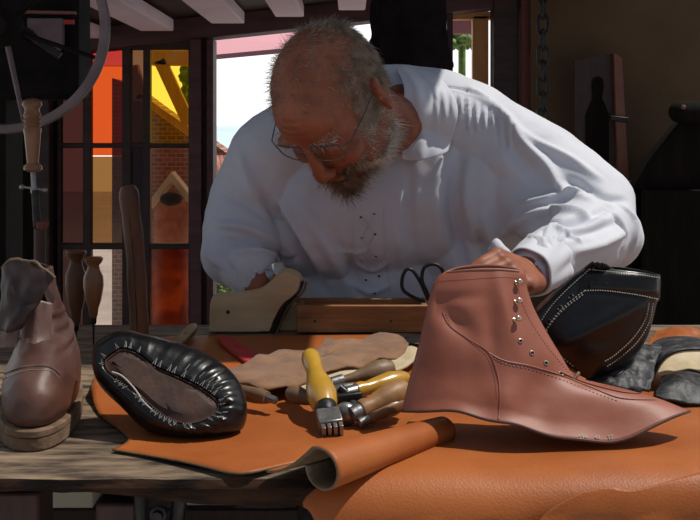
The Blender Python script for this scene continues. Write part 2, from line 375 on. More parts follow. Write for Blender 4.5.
# right wall
a = at(531, 0, WY-.1); struct(MB().box((a.x+.95, WY-.07, .95), (1.9, .06, 2.1)).build('wall_right', 'wallr'))
wc = MB(); c0 = at(598, 192, 2.7)
wc.box((c0.x+.5, 2.78, c0.z/2), (1.0, .16, c0.z))
for k in range(9): wc.box((c0.x+.02+k*.115, 2.695, c0.z/2-.05), (.09, .014, c0.z-.14))
wc.box((c0.x+.5, 2.77, c0.z+.012), (1.05, .2, .024))
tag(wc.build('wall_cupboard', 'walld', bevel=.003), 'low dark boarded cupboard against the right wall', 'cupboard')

# ------------------------------------------------------------------ outside
def gable():
    m = MB(); d = 4.6; pts = [(112, 369), (112, 78), (128, 84), (160, 108), (200, 135), (240, 162), (240, 369)]
    m.prism([at(x, y, d) for x, y in pts], (0, .25, 0)); o = m.build('brick_gable', 'brick', fixn=True)
    tag(o, 'old brick gable wall seen through the yellow glass', 'wall')
    return o
gable()
t_ = thing('roof_timbers', 'slanting timbers above the brick gable behind the yellow pane', 'timber', at(165, 100, 4.4))
for (x0, y0, x1, y1, w_) in ((152, 58, 196, 58, .07), (160, 60, 190, 125, .055), (138, 95, 200, 140, .03), (132, 66, 140, 100, .06)):
    MB().bar(at(x0, y0, 4.4), at(x1, y1, 4.4), .05, w_, up=(0, 1, 0) if False else (0, 0, 1)).build('timber', 'doorwood', t_, bevel=.004)
m = MB()
for k in range(60):
    p = at(random.uniform(183, 200), random.uniform(52, 110), 4.9+random.random()*.2); m.ell(p, (.03, .02, .018), Matrix.Rotation(random.random()*3, 3, 'Y'), 8, 5)
m.tube([at(192, 100, 5.0), Vector((at(192, 100, 5.0).x, 5.0, 0))], .02, 8); tag(m.build('tree_foliage', 'leaf'), 'patch of green leaves beside the roof timbers', 'foliage')['kind'] = 'stuff'
m = MB(); m.prism([at(150, 200, 4.3), at(171, 172, 4.3), at(192, 198, 4.3), at(192, 208, 4.3), at(171, 182, 4.3), at(150, 210, 4.3)], (0, .1, 0))
h_ = thing('garden_shed', 'small shed with peaked roof seen through the lower right pane', 'shed', at(171, 335, 4.4))
m.build('roof', 'paper', h_, fixn=True); bx(MB(), 156, 200, 190, 378.5, 4.42, .1).build('wall', 'tile', h_)
m = MB(); m.ell(at(171, 199, 4.28), (.05, .03, .03)); m.build('dormer', 'trouser', h_)
tag(MB().prism([at(190, 38, 4.6), at(330, 30, 4.6), at(330, 44, 4.0), at(190, 57, 4.0)], (0, 0, -.02)).build('shop_awning', 'awning', fixn=True), 'pink awning strip above the open gap left of the head', 'awning')
m = MB(); a_ = at(180, 126, 9.5); b_ = at(620, 126, 9.5); c_ = at(620, 185, 6.5); d_ = at(180, 185, 6.5); m.prism([a_, b_, c_, d_], (0, 0, -.9))  # low blue wall sloped like a roof so that the sun brightens it
tag(m.build('tilted_wall', 'blue', fixn=True), 'pale blue wall outside beyond the open gap, tilted to catch the sun', 'roof')
m = MB(); rr = random.Random(3)
for k in range(9):
    for l in range(5):
        p = at(203+k*4.5+l*1.2, 158+l*7, 3.9-l*.05); m.tube([p, p+Vector((.012, -.04, -.03))], .016, 8)
tag(m.build('tiled_roof', 'tile'), 'weathered terracotta roof tiles outside the open gap', 'roof')
tag(bx(MB(), 196, 175, 250, 345, 4.0, .2).build('garden_wall', 'brick'), 'brick wall below the terracotta tiles', 'wall')
m = MB(); rr = random.Random(5)
for k in range(40): m.ell(at(rr.uniform(212, 232), rr.uniform(270, 300), 3.5+rr.random()*.1), (.014, .01, .008), Matrix.Rotation(rr.random()*3, 3, 'Y'), 8, 5)
m.tube([at(222, 290, 3.55), Vector((at(222, 290, 3.55).x, 3.55, 0))], .006, 8); tag(m.build('shrub', 'leaf'), 'small shrub outside behind the pale wooden last', 'shrub')['kind'] = 'stuff'
m = MB(); rr = random.Random(8)
for k in range(70): m.ell(at(rr.uniform(448, 476), rr.uniform(30, 46), 5+rr.random()*.4), (.03, .02, .018), Matrix.Rotation(rr.random()*3, 3, 'Y'), 8, 5)
m.tube([at(462, 40, 5.2), Vector((at(462, 40, 5.2).x, 5.2, 0))], .02, 8); tag(m.build('hedge', 'leaf'), 'bit of green hedge outside the right opening', 'hedge')['kind'] = 'stuff'

# ------------------------------------------------------------------ table
tb = thing('workbench', 'rough weathered wooden workbench under all the shoes and leather', 'workbench', (0, 1.3, 0))
FY, BY = .985, 1.745
nx, ny = 120, 40; G = []
for jy in range(ny):
    row = []
    for ix in range(nx):
        x = -.75+1.6*ix/(nx-1); v = jy/(ny-1); y = FY+(BY-FY)*v
        e = noise.noise(Vector((x*9, 0, 3)))*.006+noise.noise(Vector((x*40, 0, 1)))*.002
        y += e*(1-v)**6
        z = T+noise.noise(Vector((x*3, y*30, 0)))*.0012-.004*max(0, 1-v*18)
        row.append(Vector((x, y, z)))
    G.append(row)
m = MB(); m.grid(G)
k = len(m.v)
front = G[0]; TH = lambda p: .015+.014*max(0, min(1, (p.x+.26)/.12))
low = [p+Vector((0, .006+.004*noise.noise(p*30), -TH(p))) for p in front]; mid = [p+Vector((0, -.003+.004*noise.noise(p*50), -.008)) for p in front]
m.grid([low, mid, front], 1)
bk = G[-1]; m.grid([bk, [p+Vector((0, 0, -.034)) for p in bk]], 1)
m.grid([[p+Vector((0, 0, -.034)) for p in bk], low], 1)
for c_ in (0, -1):
    L = [row[c_] for row in G]; m.grid([L, [p+Vector((0, 0, -.034)) for p in L]], 1)
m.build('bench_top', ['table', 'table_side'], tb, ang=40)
for (x0, x1, d) in ((-30, 47, 1.06), (101, 142, 1.03)):
    a = at(x0, 480, d); c = at(x1, 480, d); MB().box(((a.x+c.x)/2, d, .373), (c.x-a.x, .05, .742)).build('leg', 'redleg', tb, bevel=.004)
for (x0, x1, d) in ((560, 610, 1.05), (-60, -20, 1.6), (560, 600, 1.6)):
    a = at(x0, 480, d); c = at(x1, 480, d); MB().box(((a.x+c.x)/2, d, .373), (c.x-a.x, .05, .742)).build('leg', 'redleg', tb, bevel=.004)
# dark clamp under the edge
cp = thing('bench_clamp', 'dark iron clamp screwed under the bench edge', 'clamp', at(160, 500, 1.01))
m = MB(); a = at(160, 492, 1.01)
m.tube([a+Vector((-.02, 0, .004)), a+Vector((-.018, -.004, -.03)), a+Vector((.0, -.006, -.045)), a+Vector((.018, -.004, -.03)), a+Vector((.022, 0, .004))], .008, 10)
m.build('clamp_body', 'iron', cp); MB().lathe(a+Vector((0, -.006, -.02)), (0, -1, 0), [(0, .009), (.004, .009), (.005, .006), (.012, .006)], 8).build('bolt', 'iron', cp)
# pale objects on the lower shelf behind the legs
m = MB(); a = gr(52, 499, .55); c = gr(190, 499, .55)
MBs = MB().box((0, 1.30, .50), (1.3, .35, .02)); o = MBs.build('lower_shelf', 'walld', tb)
tag(MB().box((at(150, 500, 1.36).x, 1.37, .563), (.42, .10, .104)).build('crate', 'redleg', bevel=.003), 'dark wooden crate on the shelf under the bench', 'crate')
tag(MB().box((at(75, 500, 1.36).x, 1.362, .628), (.07, .08, .025)).build('pale_carton', 'paper', bevel=.002), 'pale cream carton on the dark crate under the bench', 'carton')
tag(MB().box((at(211, 503, 1.36).x, 1.362, .6195), (.070, .06, .008)).build('white_tray', 'shirt', bevel=.001), 'thin white tray on the dark crate under the bench', 'tray')

# ------------------------------------------------------------------ leather sheets
def sheet(name, mats, c0, c1, d0, d1, nu, nv, wig=.0015, solid=.002, f=None, z=T+.002, lab='', cat='leather'):
    G = coons(c0, c1, d0, d1, nu, nv)
    for row in G:
        for p in row:
            p.z += wig*noise.noise(Vector((p.x*14, p.y*14, 2)))
            if f: f(p)
    m = MB().grid(G); o = m.build(name, mats, solid=solid, off=0, ang=80); tag(o, lab, cat); return o, m
z1 = T+.004
def g1(px, py, dz=0): return gr(px, py, z1+dz)
# main sheet lying flat
def curl(p):
    # raised curled left corner
    q = g1(100, 395); d = (Vector((p.x, p.y, 0))-Vector((q.x, q.y, 0))).length
    p.z += .012*math.exp(-(d/.03)**2)
sheet('leather_sheet', ['orange', 'flesh'],
      [g1(112, 450), g1(150, 456), g1(200, 466), g1(243, 473), g1(290, 464), g1(335, 456), g1(420, 440)],
      [g1(150, 340), g1(190, 336), g1(300, 335.5), g1(480, 335.5)],
      [g1(112, 450), g1(128, 438), g1(98, 412), g1(92, 385), g1(110, 358), g1(150, 340)],
      [g1(420, 440), g1(440, 400), g1(470, 370), g1(480, 335.5)], 70, 60, f=curl,
      lab='large flat sheet of orange-tan leather under the black shoe and tools', cat='leather sheet')
# front right sheet draped over the bench edge
z2 = T+.010
def drape(G):
    for row in G:
        for p in row:
            e = FY-.004-p.y
            if e > 0:
                R_ = .045
                if e < R_*1.57: a_ = e/R_; p.y = FY-.004-R_*math.sin(a_); p.z += -R_*(1-math.cos(a_))
                else: p.z += -R_-(e-R_*1.57); p.y = FY-.004-R_+.004*math.sin(p.x*60)
    return G
def P2(px, d, dz=0): p = at(px, 300, d); return Vector((p.x, d, z2+dz))
G = coons([Vector((-.005, .84, z2)), Vector((.06, .85, z2)), Vector((.2, .85, z2)), Vector((.60, .85, z2))], [gr(400, 432, z2), gr(450, 395, z2), gr(600, 372, z2), Vector((.62, 1.4, z2))],
          [Vector((-.005, .84, z2)), Vector((-.035, .92, z2)), gr(303, 483, z2), gr(345, 468, z2), gr(400, 432, z2)], [Vector((.60, .86, z2)), Vector((.61, 1.1, z2)), Vector((.62, 1.4, z2))], 90, 60)
for row in G:
    for p in row: p.z += .003*noise.noise(Vector((p.x*9, p.y*9, 7)))
drape(G)
m = MB().grid(G); tag(m.build('leather_hide', ['orange', 'flesh'], solid=.002, ang=80), 'wide orange leather hide under the brown boot draped over the bench edge', 'leather hide')
# folded flap on top at the front right
z3 = T+.022
G = coons([Vector((.10, .83, z3)), Vector((.2, .83, z3)), Vector((.60, .83, z3))], [gr(583, 471, z3), gr(610, 469, z3), gr(660, 468, z3), Vector((.5, 1.01, z3))],
          [Vector((.10, .83, z3)), Vector((.125, .90, z3)), gr(520, 492, z3), gr(552, 477, z3), gr(583, 471, z3)], [Vector((.60, .83, z3)), Vector((.5, 1.01, z3))], 60, 30)
for row in G:
    for p in row: p.z += .004*noise.noise(Vector((p.x*12, p.y*12, 9)))+.003*math.exp(-((p.x-.17)/.02)**2)
drape(G)
for row in G:
    for p in row: p.y -= .007*max(0, min(1, (FY-.004-p.y)/.02))
m = MB().grid(G); tag(m.build('leather_flap', ['orange', 'flesh'], solid=.002, ang=80), 'folded orange leather flap at the front right bench edge', 'leather flap')
# the rolled edge : a spiral tube
def roll():
    A = gr(320, 492, z1); B = gr(444, 443, z1)
    ax = (B-A).normalized(); side = Vector((0, 0, 1)).cross(ax).normalized(); up = ax.cross(side)
    G = []
    for i in range(34):
        t = i/33; c = A.lerp(B, t); r = .0205*(1-t)+.0135*t; row = []
        c.z = z1+r+.001
        for k in range(50):
            f = k/49; a = math.radians(62+295*f); q = r*(1-.22*f*f)
            row.append(c+side*math.cos(a)*q*1.15+up*math.sin(a)*q)
        p0 = row[0]; tail = []
        for q in range(14, 0, -1):
            f = q/14; e = p0+side*(.065*f*(1-.4*t)); h = (p0.z-z1-.002)*(1-f)**1.7; e.z = z1+.002+h; tail.append(e)
        G.append(tail+row)
    o = MB().grid(G).build('leather_roll', ['orange', 'flesh'], solid=.0024, off=0, ang=80); return o
tag(roll(), 'rolled-over edge of orange leather forming an open tube left of the brown boot', 'leather roll')

# ------------------------------------------------------------------ pillow-like shells for shoe uppers
def interp(pts, t):
    ts = [p[0] for p in pts]
    for i in range(len(ts)-1):
        if t <= ts[i+1] or i == len(ts)-2:
            n = len(pts); a, b_, c, d = pts[max(0, i-1)], pts[i], pts[i+1], pts[min(n-1, i+2)]
            u = (t-b_[0])/(c[0]-b_[0]); u = max(0, min(1, u)); h = c[0]-b_[0]; out = []
            for k in range(1, len(b_)):
                m0 = (c[k]-a[k])/max(1e-6, c[0]-a[0])*h; m1 = (d[k]-b_[k])/max(1e-6, d[0]-b_[0])*h
                out.append((2*u**3-3*u*u+1)*b_[k]+(u**3-2*u*u+u)*m0+(-2*u**3+3*u*u)*c[k]+(u**3-u*u)*m1)
            return out
def shell(Lp, Rp, d, bt, sag, power=.5, nt_=44, ns=56, extra=None, far=1.0):
    near = []; farr = []
    for j in range(nt_):
        t = j/(nt_-1); L = interp(Lp, t); R = interp(Rp, t); b_ = interp(bt, t)[0]; rn = []; rf = []
        for i in range(ns):
            s_ = i/(ns-1); s2 = s_
            px = L[0]+(R[0]-L[0])*s2; py = L[1]+(R[1]-L[1])*s2+sag(s2, t)
            w_ = b_*(max(0, 4*s_*(1-s_)))**power
            dd = d-w_
            if extra: dd += extra(px, py, s_, t)
            p = at(px, py, dd); rn.append(p); rf.append(Vector((p.x, d+w_*far+(.045*t if extra is bextra else 0), p.z)))
        near.append(rn); farr.append(rf)
    G = [n+f[::-1][1:-1] for n, f in zip(near, farr)]
    m = MB(); m.grid(G, wrap=True); return m, near

# brown boot upper (the hero)
BD = 1.075
def g_(x, c, r): return math.exp(-((x-c)/r)**2)
def bsag(s, t):
    base = 6*g_(s, .30, .12)+38*g_(s, .70, .25)+9*g_(s, .45, .1)+2.0*math.sin(s*26)*g_(s, .4, .35)
    w_ = max(0, 1-t/.42)**1.3
    top = -3*math.sin(math.pi*s)*max(0, (t-.8)/.2)
    return base*w_+top
def bextra(px, py, s, t):
    e = .045*t
    e += -.006*max(0, 1-t/.10)**1.5*math.sin(math.pi*min(1, max(0, s)))**.5          # lasting margin flares outwards
    e += .007*math.exp(-(((px-452)*.75+(py-318)*.66)/26)**2-(((px-452)*-.66+(py-318)*.75)/11)**2)   # dent behind the ankle
    e += -.004*math.exp(-((px-505+(py-300)*-.25)/9)**2)*g_(py, 312, 40)              # vertical ridge beside the hooks
    e += .004*math.exp(-((px-488+(py-300)*-.1)/9)**2)*g_(py, 335, 30)
    e += .0045*g_(px, 540, 16)*g_(py, 402, 22)-.003*g_(px, 508, 14)*g_(py, 400, 20)
    e += .003*g_(py, 300+(px-440)*-.1, 6)*g_(px, 455, 22)
    e += .0016*noise.noise(Vector((px*.035, py*.03, 1)))
    return (e-.045*t)*min(1, s*12)*min(1, (1-s)*12)+.045*t
Lb = [(0, 402, 411), (.12, 405, 396), (.3, 411, 372), (.5, 419, 342), (.7, 426, 312), (.88, 432, 288), (.97, 438, 277), (1, 446, 272)]
Rb = [(0, 690, 402), (.1, 668, 396), (.22, 628, 388), (.32, 590, 382), (.38, 574, 375), (.48, 562, 357), (.6, 548, 334), (.75, 534, 308), (.88, 527, 287), (.96, 526, 275), (1, 522, 270)]
Bb = [(0, .042), (.1, .040), (.3, .034), (.5, .032), (.75, .026), (.93, .019), (1, .016)]
bm_, near = shell(Lb, Rb, BD, Bb, bsag, .5, 64, 84, bextra, far=.95)
boot = thing('boot_upper', 'unfinished reddish-brown leather lace-up boot upper without a sole, on the orange hide', 'boot upper', (at(550, 400, BD).x, BD, T+.01))
bo = bm_.build('quarter', 'boot', boot, solid=.0024, off=-1, ang=70, fixn=False)
bbv = bm_.bvh()
# top binding rim
def seam(bv, pts, r, name, mt, par, n=60, lift=.0003, closed=False):
    q = project(bv, pts, n, lift); return MB().tube([p for p, _ in q], r, 6).build(name, mt, par)
for pts in ([(443, 312), (450, 326), (470, 340), (488, 352), (497, 372), (500, 398), (498, 424)], [(489, 353), (505, 361), (530, 366), (560, 375), (590, 387), (620, 398), (655, 400)]):
    seam(bbv, pts, .0009, 'seam', 'boot', boot)
st = MB()
for pts in ([(446, 314), (453, 328), (472, 343), (486, 355), (494, 374), (497, 398)], [(491, 356), (506, 364), (530, 369), (560, 379), (590, 391), (618, 401)], [(438, 281), (470, 279), (500, 277), (518, 278)],
            [(518, 279), (521, 300), (530, 320), (546, 345), (560, 362), (571, 376)]):
    stitches(bbv, pts, st, 34, .00035, lift=.0004)
st.build('stitching', 'bootlight', boot)
q = project(bbv, [(447, 272.5), (470, 270), (500, 269.5), (519, 271.5)], 30, 0)
MB().tube([p for p, _ in q], .0013, 8).build('top_binding', 'bootlight', boot)
for (x, y) in ((516, 283), (515.5, 302), (514.5, 320)):
    (p, n) = project(bbv, [(x, y), (x+.1, y)], 2, 0)[0]; n = (n+Vector((.25, 0, .1))).normalized()
    MB().lathe(p, n, [(-.002, .0028), (.001, .0028), (.0018, .0016), (.004, .0015), (.005, .003), (.006, .0038), (.0075, .0036), (.0085, .002)], 14).build('lace_hook', 'brass', boot)
for (x, y) in ((520.5, 341), (532, 353), (546, 363), (561, 373.5)):
    (p, n) = project(bbv, [(x, y), (x+.1, y)], 2, 0)[0]
    R = n.to_track_quat('Z', 'Y').to_matrix()
    e = MB().tube([p+R@Vector((math.cos(a)*.0026, math.sin(a)*.0022, .0004)) for a in np.linspace(0, 2*math.pi, 13)[:-1]], .0007, 6, closed=True).build('eyelet', 'brass', boot)
    MB().tube([p, p+n*.0005], .0022, 10).build('eyelet_hole', 'black', boot)
# lace end stub at the throat
p, n = project(bbv, [(572, 377), (573, 377)], 2, 0)[0]
MB().cap(p+Vector((0, -.002, -.004)), .0028, p+Vector((.008, .004, .003)), .0022, 10).build('throat_knot', 'oldboot2', boot)
# tongue seen behind the facing and folded flap at the throat
pts = [(560, 372), (585, 383), (620, 392), (640, 394)]
q = project(bbv, pts, 24, .0008); MB().tube([p for p, _ in q], [.0012*(1-.5*i/23) for i in range(24)], 6).build('vamp_fold', 'boot', boot)
# rolled lower margin
q = [near[0][i] for i in range(len(near[0]))]; MB().tube(q, .0016, 6).build('margin_edge', 'oldboot', boot)
# small printed marks near the margin
(p, n) = project(bbv, [(590, 438), (600, 438)], 2, .0009)[0]
def text(body, size, loc, nrm, mt, name, par, tilt=0):
    cu = bpy.data.curves.new(name, 'FONT'); cu.body = body; cu.size = size; cu.extrude = .00015; cu.align_x = 'CENTER'; cu.align_y = 'CENTER'
    t_o = bpy.data.objects.new('t', cu); COL.objects.link(t_o); dg_ = bpy.context.evaluated_depsgraph_get(); dg_.update(); me_ = bpy.data.meshes.new_from_object(t_o.evaluated_get(dg_)); bpy.data.objects.remove(t_o); o = bpy.data.objects.new(name, me_); COL.objects.link(o); me_.materials.clear(); me_.materials.append(M[mt])
    y_ = (Vector((0, 0, 1))-nrm*nrm.z).normalized(); x_ = y_.cross(nrm); R = Matrix((x_, y_, nrm)).transposed()@Matrix.Rotation(tilt, 3, 'Z')
    o.rotation_euler = R.to_euler(); o.location = loc-ORG[par.name]; o.parent = par; return o
NT = Vector((0, -1, .05)).normalized()
for x_, s_ in ((582, ':334'), (597, '40'), (610, '37')):
    h_, n_ = ray(bbv, x_, 437.5)
    if h_ is not None: text(s_, .0062, h_+n_*.0012 if n_.dot(h_-CAM) < 0 else h_-n_*.0012, (n_ if n_.dot(h_-CAM) < 0 else -n_), 'thread', 'stamped_number', boot)
# ------------------------------------------------------------------ black boot upper
KD = 1.23
Lk = [(0, 572, 372), (.15, 545, 356), (.35, 529, 335), (.5, 530, 318), (.7, 550, 297), (.88, 574, 276), (1, 589, 266)]
Rk = [(0, 598, 384), (.15, 622, 372), (.35, 640, 350), (.5, 650, 330), (.7, 657, 303), (.8, 660, 298), (.9, 661, 286), (1, 661, 275)]
Bk = [(0, .030), (.3, .040), (.6, .034), (.85, .024), (1, .020)]
km, knear = shell(Lk, Rk, KD, Bk, lambda s, t: 0, .5, 50, 60, lambda px, py, s, t: (.0012*noise.noise(Vector((px*.04, py*.04, 4)))-.006*math.exp(-(((px-600)*.42+(py-325)*.9)/10)**2)*g_(px, 600, 50))*min(1, s*10)*min(1, (1-s)*10))
kb = thing('boot_upper', 'black leather boot upper with pale double stitching lying behind the brown boot upper', 'boot upper', (at(600, 360, KD).x, KD, T+.01))
km.build('quarter', 'black', kb, solid=.0024, off=-1, ang=70); kbv = km.bvh()
st = MB()
for pts in ([(585, 291), (605, 291), (630, 294), (657, 299)], [(590, 270), (612, 272), (640, 275), (659, 278)], [(590, 270), (574, 284), (556, 302), (545, 316), (537, 330)],
            [(585, 291), (568, 304), (553, 320), (547, 334), (556, 350), (574, 366)], [(583, 295), (566, 308), (551, 324), (545, 336), (552, 350), (570, 368)],
            [(652, 303), (648, 322), (636, 342), (618, 358), (606, 366)], [(648, 303), (644, 320), (632, 338), (615, 354), (604, 361)]):
    stitches(kbv, pts, st, 30, .0007, lift=.0016)
st.build('stitching', 'thread', kb)
for (x, y) in ((549, 322), (560, 308), (571, 297), (590, 281), (607, 281)):
    pn = project(kbv, [(x, y), (x+.1, y)], 2, 0)
    if pn:
        p, n = pn[0]; R = n.to_track_quat('Z', 'Y').to_matrix()
        MB().tube([p+R@Vector((math.cos(a)*.003, math.sin(a)*.003, .0005)) for a in np.linspace(0, 2*math.pi, 13)[:-1]], .0009, 6, closed=True).build('eyelet', 'iron', kb)
# raised band with pinked top
band = [[p for p in [ray(kbv, 588+(661-588)*i/29, (268+8*i/29)*(1-v)+(289+9*i/29)*v)[0]] if p] for v in (0, .33, .66, 1) for i in range(30)]
rows = [[band[r_*30+i][0]+Vector((0, -.0006, 0)) if band[r_*30+i] else None for i in range(30)] for r_ in range(4)]
i0 = [i for i in range(30) if all(rows[r_][i] is not None for r_ in range(4))]
MB().grid([[rows[r_][i] for i in i0] for r_ in range(4)]).build('collar_band', 'black', kb, solid=.001, off=0)
m = MB()
for k in range(3): m.chain([(at(586+k*5, 268, KD-.012), .002), (at(593+k*5, 263+k*.5, KD-.02), .0024), (at(602+k*5, 269, KD-.014), .002)], 8)
m.build('lace_loop', 'black', kb)
# crumpled black leather pieces
def crumple(name, c0, c1, d0, d1, amp, fr, mt, lab, cat, solid=.003, bulge=0, nu=50, nv=36):
    G = coons(c0, c1, d0, d1, nu, nv)
    for j, row in enumerate(G):
        for i, p in enumerate(row):
            p.z += amp*(noise.noise(p*fr)+.5*noise.noise(p*fr*2.3))+bulge*math.sin(math.pi*i/(nu-1))*math.sin(math.pi*j/(nv-1))
            p.y += amp*noise.noise(p*fr*1.3+Vector((5, 5, 5)))
    m = MB().grid(G); o = m.build(name, mt, solid=solid, off=0, ang=80); return tag(o, lab, cat)
crumple('leather_scrap', [at(585, 382, 1.20), at(615, 388, 1.19), at(650, 392, 1.19)], [at(600, 366, 1.32), at(635, 350, 1.33), at(662, 346, 1.33)],
        [at(585, 382, 1.20), at(600, 366, 1.32)], [at(650, 392, 1.19), at(655, 370, 1.24), at(664, 345, 1.32)], .007, 45, 'blackold', 'crumpled scuffed black leather piece beside the black boot upper', 'leather scrap', bulge=.018)
crumple('leather_scrap', [at(655, 396, 1.19), at(675, 402, 1.18), at(712, 404, 1.19)], [at(662, 378, 1.27), at(690, 372, 1.28), at(715, 378, 1.28)],
        [at(655, 396, 1.19), at(662, 378, 1.27)], [at(712, 404, 1.19), at(715, 378, 1.28)], .003, 40, 'blackold', 'small smooth grey-black leather piece at the right frame edge', 'leather scrap', bulge=.012)
# curled strip with tan lining
cs = thing('curled_leather', 'arched black leather piece showing its tan lining at the right edge', 'leather piece', gr(690, 392))
G = []; G2 = []
for i in range(30):
    a = math.radians(170-165*i/29); r0 = []; r1 = []
    for k in range(8):
        v = k/7; c = at(700, 386, 1.26)+Vector((.01*v, .10*v, 0)); rx = .062-.008*v; rz = .052-.006*v
        r0.append(c+Vector((math.cos(a)*rx, 0, math.sin(a)*rz*(1+.08*math.sin(a*3)))))
        r1.append(c+Vector((math.cos(a)*(rx-.003), 0, math.sin(a)*(rz-.003)*(1+.08*math.sin(a*3)))))
    G.append(r0); G2.append(r1)
MB().grid(G).build('outer_leather', 'blackold', cs, solid=.002, off=0); MB().grid(G2).build('lining', 'cream', cs, solid=.0015, off=0)
crumple('lining_scrap', [gr(648, 395), gr(680, 398), gr(720, 396)], [gr(655, 370)+Vector((0, 0, .02)), gr(690, 362)+Vector((0, 0, .03)), gr(720, 362)+Vector((0, 0, .02))], [gr(648, 395), gr(655, 370)+Vector((0, 0, .02))],
        [gr(720, 396), gr(720, 362)+Vector((0, 0, .02))], .004, 30, 'cream', 'pale tan lining leather inside the arched black piece', 'leather scrap')
crumple('leather_offcut', [gr(640, 366)+Vector((0, 0, .01)), gr(680, 364)+Vector((0, 0, .015)), gr(720, 364)], [gr(655, 348)+Vector((0, 0, .028)), gr(690, 350)+Vector((0, 0, .034)), gr(720, 350)+Vector((0, 0, .03))], [gr(640, 366)+Vector((0, 0, .01)), gr(655, 348)+Vector((0, 0, .028))],
        [gr(720, 364), gr(720, 350)+Vector((0, 0, .03))], .004, 30, 'orange', 'tan-orange leather offcut behind the arched black piece', 'leather offcut')

# ------------------------------------------------------------------ black shoe on its last, sole turned to the viewer
def lasted_shoe():
    base = thing('lasted_shoe', 'black leather shoe lying on its side with brown insole and white lasting stitches showing', 'shoe', gr(170, 440))
    D0 = 1.10
    C = at(169, 389, D0)
    nrm = Vector((.03, -.80, .60)).normalized()                # direction the sole faces
    # outline of the welt in the photograph, put on the sole plane
    rim = [(106, 353), (122, 344), (140, 349), (157, 362), (180, 372), (203, 383), (222, 398), (222, 412), (206, 424), (184, 428), (163, 421), (146, 408), (132, 395), (115, 383), (102, 371), (100, 360)]
    sil = [(97, 343), (122, 331), (150, 336), (180, 343), (210, 355), (234, 374), (246, 399), (243, 424), (222, 437), (190, 441), (160, 435), (138, 422), (120, 404), (103, 388), (94, 374), (92, 356)]
    def onplane(px, py, off=0):
        d = at(px, py, 1)-CAM; t = (C+nrm*off-CAM).dot(nrm)/d.dot(nrm); return CAM+d*t
    n = 120
    W = spline([onplane(x, y) for x, y in rim], n, closed=True)[:n]; S = spline([onplane(x, y, -.022) for x, y in sil], n, closed=True)[:n]
    cen = sum(W, Vector())/n; cs_ = sum(S, Vector())/n
    def ring(scale, off): return [cs_+(p-cs_)*scale+nrm*(off+.022) for p in S]
    def inset(dist, off):
        R = []
        for i, p in enumerate(W):
            t = (W[(i+1) % n]-W[i-1]).normalized(); R.append((p, nrm.cross(t).normalized()))
        sgn = 1 if sum(q.dot(cen-p) for p, q in R) > 0 else -1
        return [p+q*sgn*dist+nrm*off for p, q in R]
    def mix(f, off):
        out = []
        for p, q in zip(W, S):
            b_ = q+nrm*.022; out.append(p.lerp(b_, f)+nrm*off)
        return out
    rows = [inset(.005, -.004), inset(.004, .0), inset(.002, .002), mix(.0, .0015), mix(.25, .0012), mix(.5, -.002), mix(.75, -.008), mix(.93, -.015), mix(1.0, -.024), ring(1.0, -.032), ring(.96, -.042), ring(.86, -.052), ring(.68, -.060), ring(.4, -.066), ring(.1, -.068)]
    for r_, row in enumerate(rows[1:9]):
        for i, p in enumerate(row):
            k = noise.noise(W[i]*160)*.0012; toe = max(0, min(1, (W[i].x-cen.x-.015)/.03)); fall = max(0, 1-abs(r_-3)/5)
            row[i] = p+nrm*(k+fall*(toe*.0016+.0004)*math.sin(i*1.9+math.sin(i*.7)*1.5))
    m = MB(); m.grid(rows, wrap=True); m.f.append(tuple(range((len(rows)-1)*n, len(rows)*n))); m.m.append(0)
    for i, p in enumerate(m.v):
        if p.z < T+.008: m.v[i] = Vector((p.x, p.y, T+.008+(p.z-T-.008)*.06))
    m.build('upper', 'black', base, ang=75)
    ins = [inset(.0042, -.0035), inset(.007, -.0035), inset(.011, -.0015), inset(.015, .0)]
    for s_ in (.6, .4, .2): ins.append([cen+(p-cen)*s_+nrm*.001 for p in W])
    m = MB(); m.grid(ins, wrap=True); m.f.append(tuple(range((len(ins)-1)*n, len(ins)*n))); m.m.append(0); m.build('insole', 'insole', base, ang=80)
    st = MB(); rr = random.Random(4); W1 = inset(.0045, .0012); W2 = mix(.08, .0026); W3 = mix(.30, .0028)
    for i in range(0, n, 2):
        j = (i+1) % n; x = W[i].x-cen.x
        if rr.random() < .25: continue
        st.tube([W1[i], W2[i]*.5+W2[j]*.5, W1[j]+nrm*.001], .00045+.0003*rr.random(), 5)
        if x > .012 and rr.random() < .8: st.tube([W2[i], W3[i]+nrm*.0002], .0005, 5)
    st.build('stitching', 'wdull', base)
    ed = MB(); ed.tube(inset(.0062, -.002), .0010, 6, closed=True); ed.build('rib_edge', 'insole', base)
    # bright cut edge of the insole along the waist
    q = spline([onplane(x, y, .001) for x, y in ((112, 372), (122, 376), (134, 388), (143, 401), (152, 410))], 30); MB().tube(q, .0011, 6).build('insole_edge', 'thread', base)
    return base
lasted_shoe()

